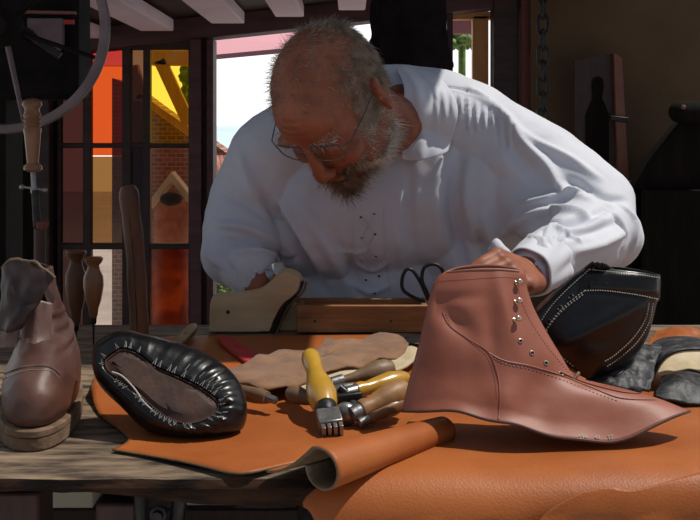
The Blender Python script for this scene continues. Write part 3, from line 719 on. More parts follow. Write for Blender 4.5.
# ------------------------------------------------------------------ old brown boot on the left (front view)
def old_boot():
    D = 1.16; bz = T+.001
    base = thing('worn_boot', 'old scuffed brown leather work boot with thick sole at the left bench end', 'boot', Vector((at(36, 400, D).x, D, bz)))
    cx0 = -.358
    yaw = lambda p: Vector((p.x-(p.y-1.06)*.18, p.y+.040, p.z))
    def foot(z, yf, yb, hw, sx=0, n=64, toe=2.6):
        R = []; cy = (yf+yb)/2; hl = (yb-yf)/2
        for i in range(n):
            a = 2*math.pi*i/n; c, s = math.cos(a), math.sin(a)
            wv = hw*(1-.18*max(0, -s)*0)*(1 if s < 0 else 1-.22*s)
            x = wv*(abs(c)**.85)*(1 if c > 0 else -1); y = hl*(abs(s)**.85)*(1 if s > 0 else -1)
            R.append(Vector((cx0+sx+x, cy+y, z)))
        return R
    # sole
    rows = [foot(bz, 1.015, 1.288, .0455), foot(bz+.0015, 1.0135, 1.2895, .0465), foot(bz+.0135, 1.0135, 1.2895, .0465), foot(bz+.0145, 1.0155, 1.288, .0450), foot(bz+.0155, 1.0130, 1.2895, .0470), foot(bz+.0215, 1.0130, 1.2895, .0470), foot(bz+.023, 1.0145, 1.288, .0458)]
    rows = [rows[0]]+rows; rows[0] = [Vector((cx0+(p.x-cx0)*.1, 1.15+(p.y-1.15)*.1, bz)) for p in rows[1]]
    rows.append([Vector((cx0+(p.x-cx0)*.3, 1.15+(p.y-1.15)*.3, bz+.023)) for p in rows[1]])
    m = MB().grid(rows, wrap=True)
    for i, p in enumerate(m.v): m.v[i] = yaw(p+Vector((1, 1, 0))*.0006*noise.noise(p*90))
    m.build('sole', 'sole', base, ang=32)
    # upper : foot slices blending into the shaft
    zs = [(.024, 1.022, 1.283, .0405, 0), (.034, 1.016, 1.284, .0435, 0), (.050, 1.018, 1.284, .0445, 0), (.064, 1.026, 1.284, .0425, .0005), (.076, 1.038, 1.283, .0385, .001), (.088, 1.058, 1.280, .033, .002), (.098, 1.085, 1.276, .0295, .002),
          (.110, 1.112, 1.250, .0275, -.002), (.125, 1.124, 1.225, .027, -.005), (.140, 1.130, 1.205, .0265, -.009), (.155, 1.132, 1.20, .026, -.013), (.17, 1.134, 1.20, .026, -.016), (.180, 1.134, 1.20, .0265, -.018)]
    fine = []
    for i in range(60):
        t = i/59*(len(zs)-1); k = min(len(zs)-2, int(t)); f = t-k; q = interp([(j,)+z for j, z in enumerate(zs)], t); fine.append(foot(bz+q[0], q[1], q[2], q[3], q[4], 72))
    for j, row in enumerate(fine):
        for i, p in enumerate(row):
            z = p.z-bz; p += Vector((p.x-cx0, p.y-1.15, 0)).normalized()*(.0022*noise.noise(p*35)+.0016*noise.noise(p*80)+(.0018*math.sin(z*420+p.x*60) if .085 < z < .13 else 0))
            if j == 59: p.z += .004*noise.noise(p*50)
            if p.y < 1.13: p.z += 0
    m = MB().grid(fine, wrap=True); m.v = [yaw(p) for p in m.v]; m.build('upper', 'oldboot', base, solid=.002, off=-1, ang=75); bv = m.bvh()
    # toe-cap seam arching over the instep
    try:
        seam(bv, [(0, 376), (20, 368), (38, 366), (52, 368), (60, 374)], .0012, 'toe_cap_seam', 'oldboot2', base)
        st = MB(); stitches(bv, [(0, 381), (20, 372), (38, 370), (52, 372), (60, 380)], st, 26, .0005); st.build('toe_stitching', 'wdull', base); st = MB(); stitches(bv, [(2, 427), (25, 431), (50, 428), (72, 414)], st, 30, .0006); st.build('stitching', 'wdull', base)
    except Exception as e: print('bootseam', e)
    # tongue / front strap rising from the instep
    def p_(px, py, d): return at(px-2, py, d+.028)
    G = coons([p_(18, 372, 1.088), p_(38, 371, 1.075), p_(56, 372, 1.09)], [p_(26, 302, 1.125), p_(38, 300, 1.118), p_(54, 303, 1.125)],
              [p_(18, 372, 1.088), p_(23, 340, 1.118), p_(26, 302, 1.125)], [p_(56, 372, 1.09), p_(53, 340, 1.118), p_(54, 303, 1.125)], 24, 30)
    for r_ in G:
        for i, p in enumerate(r_): p.y += .0007*math.cos((i-8)*.8)
    MB().grid(G).build('tongue', 'oldboot2', base, solid=.002, off=0)
    # two open shaft flaps with ragged curled tops
    def flap(c0, c1, d0, d1, name, mt='oldflap'):
        G = coons(c0, c1, d0, d1, 26, 30)
        for r_ in G:
            for p in r_: p += Vector((.003*noise.noise(p*60), .006*noise.noise(p*55), .001*noise.noise(p*90)))
        return MB().grid(G).build(name, mt, base, solid=.0025, off=0, ang=80)
    flap([p_(0, 330, 1.12), p_(12, 332, 1.10), p_(24, 328, 1.105)], [p_(4, 268, 1.15), p_(14, 259, 1.13), p_(30, 261, 1.12), p_(44, 268, 1.11), p_(56, 277, 1.105)],
         [p_(0, 330, 1.12), p_(4, 300, 1.135), p_(4, 268, 1.15)], [p_(24, 328, 1.105), p_(42, 300, 1.10), p_(56, 277, 1.105)], 'shaft_flap')
    flap([p_(50, 350, 1.13), p_(56, 345, 1.16), p_(60, 350, 1.20)], [p_(40, 272, 1.14), p_(52, 274, 1.17), p_(56, 277, 1.20)],
         [p_(50, 350, 1.13), p_(50, 310, 1.13), p_(40, 272, 1.14)], [p_(60, 350, 1.20), p_(58, 310, 1.20), p_(56, 277, 1.20)], 'shaft_flap')
    q = spline([p_(4, 268, 1.149), p_(14, 259, 1.129), p_(30, 261, 1.119), p_(38, 262, 1.115), (p_(44, 268, 1.109)), p_(50, 271, 1.106), p_(57, 278, 1.104)], 40)
    MB().tube([p+Vector((0, 0, .001*noise.noise(p*200))) for p in q], .0016, 7).build('ragged_edge', 'flesh', base)
    flap([p_(-6, 350, 1.11), p_(6, 348, 1.10), p_(19, 347, 1.10)], [p_(-8, 330, 1.13), p_(8, 318, 1.12), p_(24, 305, 1.115)], [p_(-6, 350, 1.11), p_(-8, 330, 1.13)], [p_(19, 347, 1.10), p_(24, 305, 1.115)], 'worn_lining', 'oldboot2')
old_boot()

# ------------------------------------------------------------------ small things on the bench
def flat_piece(name, mt, pts, z, thick, lab, cat, wig=0, bev=.001, bend=None):
    sp = spline([gr(x, y, z) for x, y in pts], len(pts)*6, closed=True)[:len(pts)*6]
    cen = sum(sp, Vector())/len(sp); n = len(sp); rows = []
    for s_ in (1, .85, .6, .3, .02): rows.append([cen+(p-cen)*s_ for p in sp])
    for r_ in rows:
        for p in r_:
            p.z = z+wig*noise.noise(Vector((p.x*25, p.y*25, 1)))+(bend(p) if bend else 0)
    m = MB().grid(rows, wrap=True); o = m.build(name, mt, solid=thick, off=0, ang=80); return tag(o, lab, cat)
flat_piece('leather_scrap', 'red', [(219, 337), (228, 337), (262, 358), (258, 364), (247, 363), (222, 345)], T+.009, .004, 'small bright red leather scrap on the orange sheet', 'leather scrap')
flat_piece('suede_scrap', 'cream', [(288, 385), (320, 375), (365, 364), (405, 350), (418, 355), (410, 368), (370, 378), (330, 388), (300, 398)], T+.014, .004, 'cream leather offcut under the brown suede strip', 'leather scrap', wig=.006, bend=lambda p: .004)
flat_piece('suede_scrap', 'suede', [(222, 375), (250, 362), (275, 352), (318, 349), (326, 338), (350, 340), (372, 334), (398, 336), (408, 348), (380, 360), (340, 370), (300, 382), (272, 388), (250, 385)], T+.024, .003, 'long brown suede strip lying behind the yellow-handled tool', 'suede scrap', wig=.010)
flat_piece('rasp', 'grey_handle', [(168, 347), (174, 340), (190, 326), (197, 327), (193, 334), (176, 349)], T+.018, .008, 'short dark flat file poking out behind the black shoe', 'file')
flat_piece('file', 'iron', [(376, 337), (398, 334), (425, 336), (420, 344), (395, 342)], T+.010, .003, 'thin dark offcut beside the wooden box', 'offcut')

def turned(base_, a, b, prof, mt, name, n=20):
    a = Vector(a); b = Vector(b); L = (b-a).length
    return MB().lathe(a, b-a, [(h*L, r) for h, r in prof], n).build(name, mt, base_)
# yellow-handled lasting hammer with toothed head
yz = T
def tool(name, lab, cat, loc): return thing(name, lab, cat, loc)
yh = tool('toothed_tool', 'yellow turned wooden handle tool with grey notched steel head, pointing at the viewer', 'hand tool', gr(330, 438))
A = gr(309, 375, T+.034)+Vector((0, 0, .006)); Bq = at(326, 409, 1.128)
A = at(309, 352, 1.235)
turned(yh, A, Bq, [(0, .001), (.01, .006), (.06, .0105), (.14, .0125), (.26, .0115), (.36, .0105), (.46, .0125), (.62, .0165), (.78, .018), (.9, .016), (.97, .0135), (1, .001)], 'yellow', 'handle')
turned(yh, Bq+(A-Bq).normalized()*.004, Bq+(Bq-A).normalized()*.010, [(0, .001), (.02, .0125), (.5, .0125), (.95, .010), (1, .001)], 'iron', 'ferrule')
dirn = (Bq-A).normalized()
m = MB(); h0 = Bq+dirn*.006; R = Matrix.Rotation(math.radians(8), 3, 'Y')
zax = dirn; xax = Vector((1, 0, 0)); xax = (xax-zax*xax.dot(zax)).normalized(); yax = zax.cross(xax); R = Matrix((xax, yax, zax)).transposed()
m.box(h0+dirn*.015, (.027, .018, .026), R)
m.build('steel_head', 'steel', yh, bevel=.0015)
for k in range(4): MB().box(h0+dirn*.030+xax*(-.0100+.0067*k), (.0045, .014, .012), R).build('tooth', 'steel', yh, bevel=.0006)
# second small toothed wheel tool beside it
wt = tool('wheel_tool', 'short tool with round steel jaw and black collar beside the yellow-handled tool', 'hand tool', gr(350, 425))
a = at(352, 398, 1.155); b = at(410, 384, 1.20)
m = MB(); m.lathe(at(347, 412, 1.14), (-.25, -.9, -.1), [(0, .002), (.001, .013), (.008, .014), (.012, .011), (.014, .002)], 18); m.build('steel_jaw', 'steel', wt)
MB().bar(at(332, 400, 1.15), at(362, 396, 1.155), .010, .012).build('crossbar', 'iron', wt, bevel=.002)
MB().bar(at(350, 402, 1.15), at(366, 420, 1.135), .010, .010).build('black_collar', 'iron', wt, bevel=.002)
# handles fanned out to the right under the boot heel
def handle_tool(name, lab, a, b, r, mt, prof=None, ferr=True):
    t = tool(name, lab, 'hand tool', Vector(((a.x+b.x)/2, (a.y+b.y)/2, T+.006)))
    prof = prof or [(0, .001), (.02, .6), (.12, .85), (.35, 1), (.6, .8), (.78, .62), (.9, .75), (.98, .7), (1, .05)]
    turned(t, a, b, [(h, q*r if q > .002 else q) for h, q in prof], mt, 'handle')
    if ferr: d = (b-a).normalized(); turned(t, b-d*.004, b+d*.014, [(0, .001), (.02, r*.62), (.9, r*.55), (1, .001)], 'steel', 'ferrule')
    return t
handle_tool('pincers', 'curved greyish wooden handle tool lying just below the cream offcut', at(394, 368, 1.25), at(340, 381, 1.22), .013, 'grey_handle', [(0, .001), (.03, .8), (.15, 1.1), (.35, 1.15), (.55, .8), (.75, .5), (1, .4)])
handle_tool('awl', 'yellow varnished handle half hidden under other handles near the boot heel', at(408, 378, 1.22), at(355, 391, 1.18), .0135, 'yellow')
handle_tool('creaser', 'stout brown wooden handle nearest the boot heel', at(408, 388, 1.165), at(360, 411, 1.13), .0165, 'handle2')
handle_tool('scraper', 'dark brown handle resting under the stout brown one', at(404, 402, 1.15), at(368, 419, 1.125), .010, 'handle')
handle_tool('punch', 'short dark-ended punch left of the yellow-handled tool', at(288, 392, 1.20), at(318, 402, 1.17), .011, 'grey_handle')
kt = handle_tool('stub_knife', 'small brown handled knife stub between black shoe and suede strip', at(238, 388, 1.215), at(268, 398, 1.185), .0085, 'grey_handle', [(0, .3), (.05, .6), (.4, .8), (.75, 1), (.97, .9), (1, .05)])
m = MB(); a = at(352, 388, 1.18); m.tube([at(322, 396, 1.185), at(338, 390, 1.185), at(356, 386, 1.19)], [.006, .008, .005], 10); tag(m.build('steel_peg', 'steel'), 'short grey steel peg lying between the tool handles', 'hand tool')
m = MB(); m.tube([at(340, 388, 1.175), at(348, 395, 1.17), at(358, 401, 1.165), at(366, 407, 1.155)], .0055, 10); tag(m.build('leather_thong', 'black'), 'black strap end across the tool handles', 'strap')

# scissors standing in the box
sx_ = thing('scissors', 'black-handled scissors standing upright in the wooden box', 'scissors', at(424, 320, 1.695))
def loop(pts, nm): MB().tube(spline([at(x, y, 1.695) for x, y in pts], 40, closed=True)[:40], .0032, 8, closed=True).build(nm, 'iron', sx_)
loop([(405, 292), (402, 280), (406, 270), (412, 270), (418, 278), (424, 290), (427, 302), (421, 304), (416, 297), (411, 297)][:7]+[(421, 302), (416, 290), (411, 281)][:0], 'finger_loop')
loop([(422, 280), (424, 268), (433, 264), (441, 268), (443, 277), (437, 290), (430, 297), (426, 290)], 'finger_loop')
MB().tube([at(427, 300, 1.695), at(424, 330, 1.695)], [.0045, .006], 8).build('blade', 'steel', sx_)
# wooden box
bxh = thing('wooden_box', 'long low brown wooden box at the back of the bench before the man', 'box', gr(362, 341, T))
a = at(297, 305, 1.665); c = at(428, 336, 1.665); zt = a.z; W_ = c.x-a.x; xm = (a.x+c.x)/2; zb = T+.004
MB().box((xm, 1.665, (zt+zb)/2), (W_, .010, zt-zb)).build('front_board', 'boxwood', bxh, bevel=.0015)
MB().box((xm, 1.733, (zt+zb)/2), (W_, .010, zt-zb)).build('back_board', 'boxwood', bxh, bevel=.0015)
for s_ in (-1, 1): MB().box((xm+s_*(W_/2-.005), 1.700, (zt+zb)/2), (.010, .06, zt-zb-.002)).build('end_board', 'boxwood', bxh, bevel=.001)
MB().box((xm, 1.700, zb+.004), (W_-.02, .06, .006)).build('base_board', 'boxwood', bxh)
for x, y in ((315, 321), (391, 321)): MB().lathe(at(x, y, 1.6595), (0, -1, 0), [(0, .002), (.001, .002), (.0015, .001)], 8).build('nail', 'iron', bxh)
# pale wooden last held by the left hand
ls = thing('wooden_last', 'pale wooden boot last with upturned end held upright beside the box', 'shoe last', gr(258, 343, T))
LP = [(212, 299), (220, 294), (236, 293), (252, 290), (266, 285), (280, 272), (290, 269), (300, 274), (302, 282), (296, 292), (284, 302), (275, 318), (268, 334), (250, 343), (215, 340), (211, 330)]
sp = spline([at(x, y, 1.695) for x, y in LP], 80, closed=True)[:80]; cen = at(245, 318, 1.695)
rows = []
for s_, dy in ((.55, -.026), (.86, -.024), (.95, -.019), (1, -.010), (1, .010), (.95, .019), (.86, .024), (.55, .026)):
    rows.append([Vector((p.x+(cen.x-p.x)*(1-s_)*(.25 if s_ > .8 else .7), p.y+dy*1.0, p.z+(cen.z-p.z)*(1-s_)*(.25 if s_ > .8 else .7))) for p in sp])
for r_ in rows:
    for p in r_: p.z = max(p.z, T+.004)
m = MB().grid(rows, wrap=True); m.f.append(tuple(range(80))); m.m.append(0); m.f.append(tuple(range(7*80, 8*80))); m.m.append(0)
m.build('last_body', 'lastwood', ls, ang=45, fixn=True)
MB().lathe(at(228, 312, 1.670), (0, -1, 0), [(0, .0035), (.0012, .0035), (.0014, .002)], 12).build('peg_hole', 'iron', ls)
q = spline([at(x, y, 1.674) for x, y in ((303, 281), (299, 292), (286, 304), (279, 318), (272, 334), (269, 341))], 30)
MB().tube(q, .0045, 8, flat=.5).build('strap', 'black', ls)
q2 = [p+Vector((.006, .004, -.002)) for p in q]; MB().tube(q2, .002, 6).build('strap_edge', 'flesh', ls)
m = MB(); m.prism([at(277, 343, 1.70), at(281, 325, 1.70), at(292, 304, 1.70), at(297, 304, 1.70), at(297, 343, 1.70)], (0, .02, 0)); tag(m.build('wood_wedge', 'lastwood', bevel=.001, fixn=True), 'pale wooden wedge between the last and the box', 'wedge')

# awls and stick at the back left
def awl(x, ytop, yb, d, w_, lab, mt='handle'):
    t = thing('awl', lab, 'awl', gr(x, 130+(CZ-T)*F/d)); t.location = Vector((at(x, 300, d).x, d, T)); ORG[t.name] = t.location.copy()
    P = lambda y: at(x, y, d); H = ytop; top = P(ytop); bot = P(yb); L = (top-bot).length; u = w_/F*d/2
    prof = [(0, .3*u), (.05, .42*u), (.16, .5*u), (.3, .78*u), (.52, 1*u), (.68, .96*u), (.8, .62*u), (.86, .56*u), (.92, .85*u), (.97, .98*u), (.995, .85*u), (1, .1*u)]
    MB().lathe(bot, (top-bot), [(h*L, r) for h, r in prof], 20).build('handle', mt, t)
    MB().lathe(bot-Vector((0, 0, .010)), (0, 0, 1), [(0, .0035), (.002, .0048), (.012, .0052)], 12).build('ferrule', 'iron', t)
    MB().lathe(Vector((bot.x, bot.y, T-.002)), (0, 0, 1), [(0, .0006), (.01, .0016), (bot.z-T-.004, .002)], 8).build('spike', 'iron', t)
awl(93.5, 257, 318, 1.56, 20, 'turned brown awl standing on its spike, nearest the black shoe')
awl(76, 250, 325, 1.61, 21, 'darker orange-brown awl standing on its spike behind the other awl', 'stick')
sk = thing('mallet_handle', 'thick dark wooden stick standing upright before the coloured window', 'stick', Vector((at(138, 300, 1.58).x, 1.58, T)))
pth = spline([Vector((at(140, 300, 1.58).x, 1.58, T+.001)), at(138, 300, 1.58), at(135, 250, 1.58), at(131, 215, 1.575), at(128, 186, 1.57)], 30)
MB().tube(pth, [(.0155+.002*math.sin(i*.7)*.3+(.001 if i > 24 else 0)) if i < 28 else (.0155 if i == 28 else .011) for i in range(30)], 16).build('shaft', 'stick', sk, ang=60)
MB().tube(spline([p+Vector((0, -.0155, 0)) for p in pth[2:24]], 12), .0008, 5).build('grain_split', 'iron', sk)
# standing clamp with turned handle and wing
ck = thing('screw_clamp', 'upright screw tool with turned wooden handle and steel cross bar behind the old boot', 'clamp', Vector((at(36, 300, 1.5).x, 1.5, T)))
P = lambda x, y: at(x, y, 1.5)
top = P(32, 98); bot = P(33, 172); L = (top-bot).length; u = .0145
MB().lathe(bot, top-bot, [(h_*L, r_) for h_, r_ in [(0, .5*u), (.03, .95*u), (.08, .95*u), (.12, .6*u), (.3, .72*u), (.5, .85*u), (.58, .95*u), (.61, .8*u), (.64, .95*u), (.67, .8*u), (.70, .95*u), (.73, .8*u), (.77, .95*u), (.82, .75*u), (.86, .8*u), (.91, 1.05*u), (.96, .95*u), (.99, .5*u), (1, .05*u)]], 22).build('turned_handle', 'handle', ck)
MB().tube([P(33, 172), P(34, 190)], .004, 10).build('screw', 'steel', ck)
m = MB(); m.tube([P(23, 187), P(45, 190)], .0022, 8); m.ell(P(22, 187), .0042, nu=12, nv=8); m.ell(P(45, 190), .0042, nu=12, nv=8); m.lathe(P(34, 193), (0, 0, 1), [(0, .005), (.006, .0055), (.010, .004)], 12); m.build('cross_bar', 'steel', ck)
MB().tube([P(35, 190), P(37, 226)], .006, 10).build('dark_rod', 'iron', ck)
MB().lathe(P(42, 229), (0, 0, 1), [(0, .007), (.008, .010), (.012, .009)], 14).build('collar', 'wallred', ck)
a = P(40, 229); MB().tube([Vector((a.x, a.y, T)), a], .0085, 12).build('post', 'board', ck)
# big wheel at the upper left
wh = thing('spoked_wheel', 'large spoked wheel with greyish rim at the upper left, cut by the frame', 'wheel', at(4, 28, 1.75))
WC = at(4, 28, 1.75); RW = .182; N_ = 90
ring = []
for r_, dy in ((RW-.007, -.010), (RW, -.012), (RW+.007, -.009), (RW+.009, 0), (RW+.007, .012), (RW-.007, .012), (RW-.009, 0), (RW-.007, -.010)):
    ring.append([WC+Vector((math.cos(2*math.pi*k/N_)*r_, dy, math.sin(2*math.pi*k/N_)*r_)) for k in range(N_)])
MB().grid(ring, wrap=True).build('rim', 'wheel', wh)
MB().lathe(WC+Vector((0, .02, 0)), (0, -1, 0), [(-.16, .012), (-.01, .012), (0, .02), (.01, .035), (.03, .035), (.04, .022), (.06, .018), (.065, .002)], 24).build('hub', 'wheeldark', wh)
for k in range(6):
    a = math.radians(-78+60*k); MB().tube([WC+Vector((math.cos(a)*.03, 0, math.sin(a)*.03)), WC+Vector((math.cos(a)*(RW-.008), 0, math.sin(a)*(RW-.008)))], [.0085, .006], 8, flat=.6).build('spoke', 'wheel' if k in (0,) else 'wheeldark', wh)
mc = thing('machine_body', 'dark machine with pale enamel plate behind the spoked wheel', 'machine', at(20, 60, 1.86))
MB().box(at(10, 45, 1.95), (.30, .10, .22)).build('casing', 'wheeldark', mc, bevel=.01)
m = MB(); m.prism([at(27, 18, 1.88), at(62, 18, 1.88), at(62, 44, 1.88), at(57, 52, 1.88), at(27, 27, 1.88)], (0, .02, 0)); m.build('enamel_plate', 'cloudy', mc, bevel=.002, fixn=True)
MB().bar(at(20, 12, 1.87), at(76, 13, 1.87), .01, .006).build('rail', 'boardedge', mc, bevel=.001)
MB().bar(at(12, 22, 1.84), at(60, 56, 1.84), .014, .014).build('lever', 'iron', mc, bevel=.002)
MB().bar(at(64, 22, 1.86), at(74, 22, 1.86), .006, .008).build('red_tab', 'red', mc)
MB().bar(at(-10, 90, 1.98), Vector((at(-10, 90, 1.98).x, 1.98, 0)), .10, .10, up=(0, 1, 0)).build('stand', 'wheeldark', mc)

# hanging dark bundle behind the man
hb = thing('hanging_hat', 'black silhouetted broad hat-like bundle hanging from the beams above the shoulder', 'hanging bundle', at(410, 70, 2.2))
prof = [(at(412, 78, 2.2), .055), (at(412, 62, 2.2), .088), (at(410, 45, 2.2), .086), (at(408, 30, 2.2), .084), (at(409, 15, 2.2), .088), (at(410, -5, 2.2), .085), (at(410, -20, 2.2), .05)]
m = MB()
for (a, r1), (b, r2) in zip(prof[:-1], prof[1:]): m.cap(a, r1, b, r2, 20)
m.ell(at(447, 60, 2.2), (.014, .03, .03)); m.ell(at(451, 64, 2.2), (.008, .02, .014)); m.ell(at(377, 45, 2.2), (.02, .05, .02))
co, fc = remesh(m, .006, 3)
for i in range(len(co)):
    p = Vector(co[i]); co[i] += .006*noise.noise(p*22)
from_np(co, fc).build('bundle', 'felt', hb, ang=180)
MB().tube([at(400, 5, 2.14), at(403, 14, 2.13), at(404, 20, 2.13)], .0015, 6).build('cord', 'iron', hb)
MB().tube([at(408, -15, 2.2), Vector((at(408, 0, 2.2).x, 2.2, zc(.13)+.03))], .006, 8).build('hanging_rope', 'iron', hb)
# chain
ch = thing('hanging_chain', 'dark iron chain hanging before the right wall', 'chain', at(543, 130, 2.4))
for k in range(11):
    y = -22+k*15.5; c = at(543, y, 2.4); hz = .0245; hx = .012
    L = []
    for q in range(20):
        a = 2*math.pi*q/20; u_ = math.cos(a)*hx; v_ = math.sin(a)*hx+(hz-hx)*(1 if math.sin(a) > 0 else -1)
        L.append(c+(Vector((u_, 0, v_)) if k % 2 else Vector((u_*.35, u_*.93, v_))))
    MB().tube(L, .0042, 8, closed=True).build('link', 'iron', ch)
# leaning board with bottle-shaped cut-out
bd = thing('leaning_board', 'reddish brown board with dark bottle-shaped cut-out against the right wall', 'board', at(600, 190, 2.78))
m = MB(); m.prism([at(575, 61, 2.78), at(614, 53, 2.78), at(620, 200, 2.78), at(575, 200, 2.78)], (0, .02, 0)); m.build('panel', 'board', bd, fixn=True)
m = MB(); m.prism([at(614, 53, 2.76), at(622, 58, 2.76), at(630, 200, 2.76), at(619, 200, 2.76)], (0, .045, 0)); m.build('edge_strip', 'boardedge', bd, fixn=True)
m = MB(); bp_ = [(586, 195), (586, 115), (590, 105), (593, 98), (592, 85), (594, 78), (599, 76), (603, 79), (604, 86), (602, 98), (606, 106), (609, 115), (609, 195)]
m.prism([at(x, y, 2.775) for x, y in bp_], (0, .004, 0)); m.build('cut_out', 'walld', bd, fixn=True)
MB().bar(at(610, 118, 2.745), at(628, 120, 2.745), .012, .014).build('latch', 'iron', bd, bevel=.002)
# dark bulky things at the far right
cb = thing('covered_machine', 'black bulky machine in the shadow at the right frame edge', 'machine', at(680, 190, 2.6))
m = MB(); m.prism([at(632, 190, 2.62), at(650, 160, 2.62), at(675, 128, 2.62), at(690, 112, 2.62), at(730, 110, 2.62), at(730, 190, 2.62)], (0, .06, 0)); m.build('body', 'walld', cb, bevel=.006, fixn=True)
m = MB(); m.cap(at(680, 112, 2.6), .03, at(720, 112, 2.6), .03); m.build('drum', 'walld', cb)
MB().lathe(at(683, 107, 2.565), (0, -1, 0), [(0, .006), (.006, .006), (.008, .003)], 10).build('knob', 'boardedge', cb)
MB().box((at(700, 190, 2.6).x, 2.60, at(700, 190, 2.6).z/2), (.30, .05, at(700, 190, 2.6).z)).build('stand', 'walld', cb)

# ------------------------------------------------------------------ the man
def am(px, py, d): return at(px, py, d*1.06)
HC = am(333, 104, 1.50)
HU = Vector((-.45, -.65, .51)).normalized(); HF = Vector((-.30, -.45, -.84)); HF = (HF-HU*HF.dot(HU)).normalized(); HS = HU.cross(HF).normalized()   # up, face forward, left ear side
HR = Matrix((HS, HF, HU)).transposed()
HSC = 1.06
def hp(x, y, z): return HC+(HS*x+HF*y+HU*z)*HSC        # head space: x toward his left ear, y out of the face, z to the crown
bodym = MB()
def he(c, r, R=None): bodym.ell(hp(*c), [q*HSC for q in r], HR@R if R else HR, 28, 18)
Rx = lambda a: Matrix.Rotation(math.radians(a), 3, 'X'); Ry = lambda a: Matrix.Rotation(math.radians(a), 3, 'Y'); Rz = lambda a: Matrix.Rotation(math.radians(a), 3, 'Z')
he((0, -.012, .030), (.078, .100, .092)); he((0, .030, .030), (.066, .066, .075)); he((0, .028, -.035), (.060, .060, .075)); he((0, .035, -.075), (.046, .050, .042))
he((0, .078, -.098), (.020, .018, .018)); he((0, -.045, -.03), (.062, .055, .06))
for s_ in (-1, 1):
    he((s_*.040, .066, -.028), (.022, .022, .020)); he((s_*.030, .083, .026), (.026, .014, .010)); he((s_*.050, .01, -.07), (.018, .05, .028))
    he((s_*.033, .072, .004), (.016, .014, .012)); he((s_*.013, .102, -.038), (.0085, .010, .008))
    he((s_*.033, .079, -.014), (.017, .009, .006), Rx(20))
    # ear
    E = hp(s_*.083, -.006, .004); RE = HR@Rz(s_*-35)
    earp = [(-.004, -.030), (-.013, -.020), (-.019, -.002), (-.019, .016), (-.012, .029), (.000, .033), (.009, .027), (.012, .016)]
    for (a1, b1), (a2, b2) in zip(earp[:-1], earp[1:]): bodym.cap(E+RE@Vector((s_*.010, a1, b1)), .0048, E+RE@Vector((s_*.010, a2, b2)), .0048, 8)
    bodym.ell(E+RE@Vector((s_*.003, -.003, .002)), (.007, .015, .027), RE); bodym.ell(E+RE@Vector((s_*.007, -.001, -.028)), (.006, .008, .010), RE)
    bodym.cap(E+RE@Vector((s_*.009, .010, -.006)), .005, E+RE@Vector((s_*.008, .008, -.018)), .005, 8)
bodym.chain([(hp(0, .090, .020), .010), (hp(0, .100, -.008), .0105), (hp(0, .108, -.034), .0125)])
bodym.ell(hp(0, .108, -.036), .0130)
he((0, .094, -.062), (.024, .010, .006)); he((0, .091, -.074), (.020, .010, .007))
# neck
NB = am(405, 120, 1.70)
bodym.chain([(hp(0, -.035, -.03), .058), (hp(.0, -.02, -.10)*.6+NB*.4, .056), (NB, .065)])
# torso, arms (inside the clothes), legs
LSh = am(275, 152, 1.72); RSh = am(474, 128, 1.72)
bodym.ell(am(378, 190, 1.76), (.165, .10, .15)); bodym.ell(am(388, 290, 1.80), (.15, .085, .15)); bodym.chain([(LSh, .055), (NB, .07), (RSh, .055)])
LE = am(240, 246, 1.70); LW = am(256, 284, 1.625); RE_ = am(592, 214, 1.58); RW_ = am(528, 272, 1.335)
bodym.chain([(LSh, .05), (LE, .040), (LW, .026)]); bodym.chain([(RSh, .05), (RE_, .042), (RW_, .026)])
HIP = am(392, 362, 1.80)
bodym.ell(HIP, (.16, .12, .09))
for s_ in (-1, 1):
    h = HIP+Vector((s_*.085, 0, -.01)); k_ = h+Vector((s_*.06, -.18, -.05)); k_.z = .60; an = Vector((k_.x, k_.y+.08, .10))
    bodym.chain([(h, .075), (k_, .055), (an, .04)]); bodym.cap(Vector((an.x, an.y+.02, .04)), .035, Vector((an.x, an.y-.15, .035)), .032)
# hands
def hand(wr, kn_dir, palm_n, size, curls, thumb_dir, spread=.0, thumb_curl=.4, side=1):
    """wr wrist point, kn_dir unit wrist->knuckles, palm_n out of the palm"""
    d = kn_dir.normalized(); n = (palm_n-d*palm_n.dot(d)).normalized(); a = d.cross(n).normalized()*side     # a: toward the index side
    out = []
    for k, (off, ln, r) in enumerate(((.031, .072, .0095), (.011, .080, .010), (-.009, .074, .0095), (-.028, .060, .0085))):
        kb_ = wr+d*.088*size*(1-.04*abs(k-1))+a*off*size
        bodym.cap(wr+a*off*.55*size+d*.01, .0155*size, kb_, .0125*size, 12)
        dr = (d+a*spread*(1.5-k)*.1).normalized(); p = kb_; r_ = r*size
        for sgl, c_ in zip((.46, .30, .24), curls):
            dr = (dr*math.cos(c_)+n*math.sin(c_)).normalized(); nn = (n*math.cos(c_)-d*0).normalized()
            n_loc = n
            q = p+dr*ln*sgl*size; bodym.cap(p, r_, q, r_*.92, 12); p = q; r_ *= .92
            # rotate the curl plane
            ax_ = d.cross(n)
        out.append((p, dr, r_))
    t0 = wr+a*.022*size+d*.022*size; td = thumb_dir.normalized(); bodym.cap(t0, .015*size, t0+td*.038*size, .012*size, 12)
    t1 = t0+td*.038*size; td2 = (td+d*thumb_curl).normalized(); bodym.cap(t1, .0115*size, t1+td2*.030*size, .0105*size, 12); t2 = t1+td2*.030*size
    td3 = (td2+n*.4+d*.3).normalized(); bodym.cap(t2, .0105*size, t2+td3*.024*size, .009*size, 12)
    return out
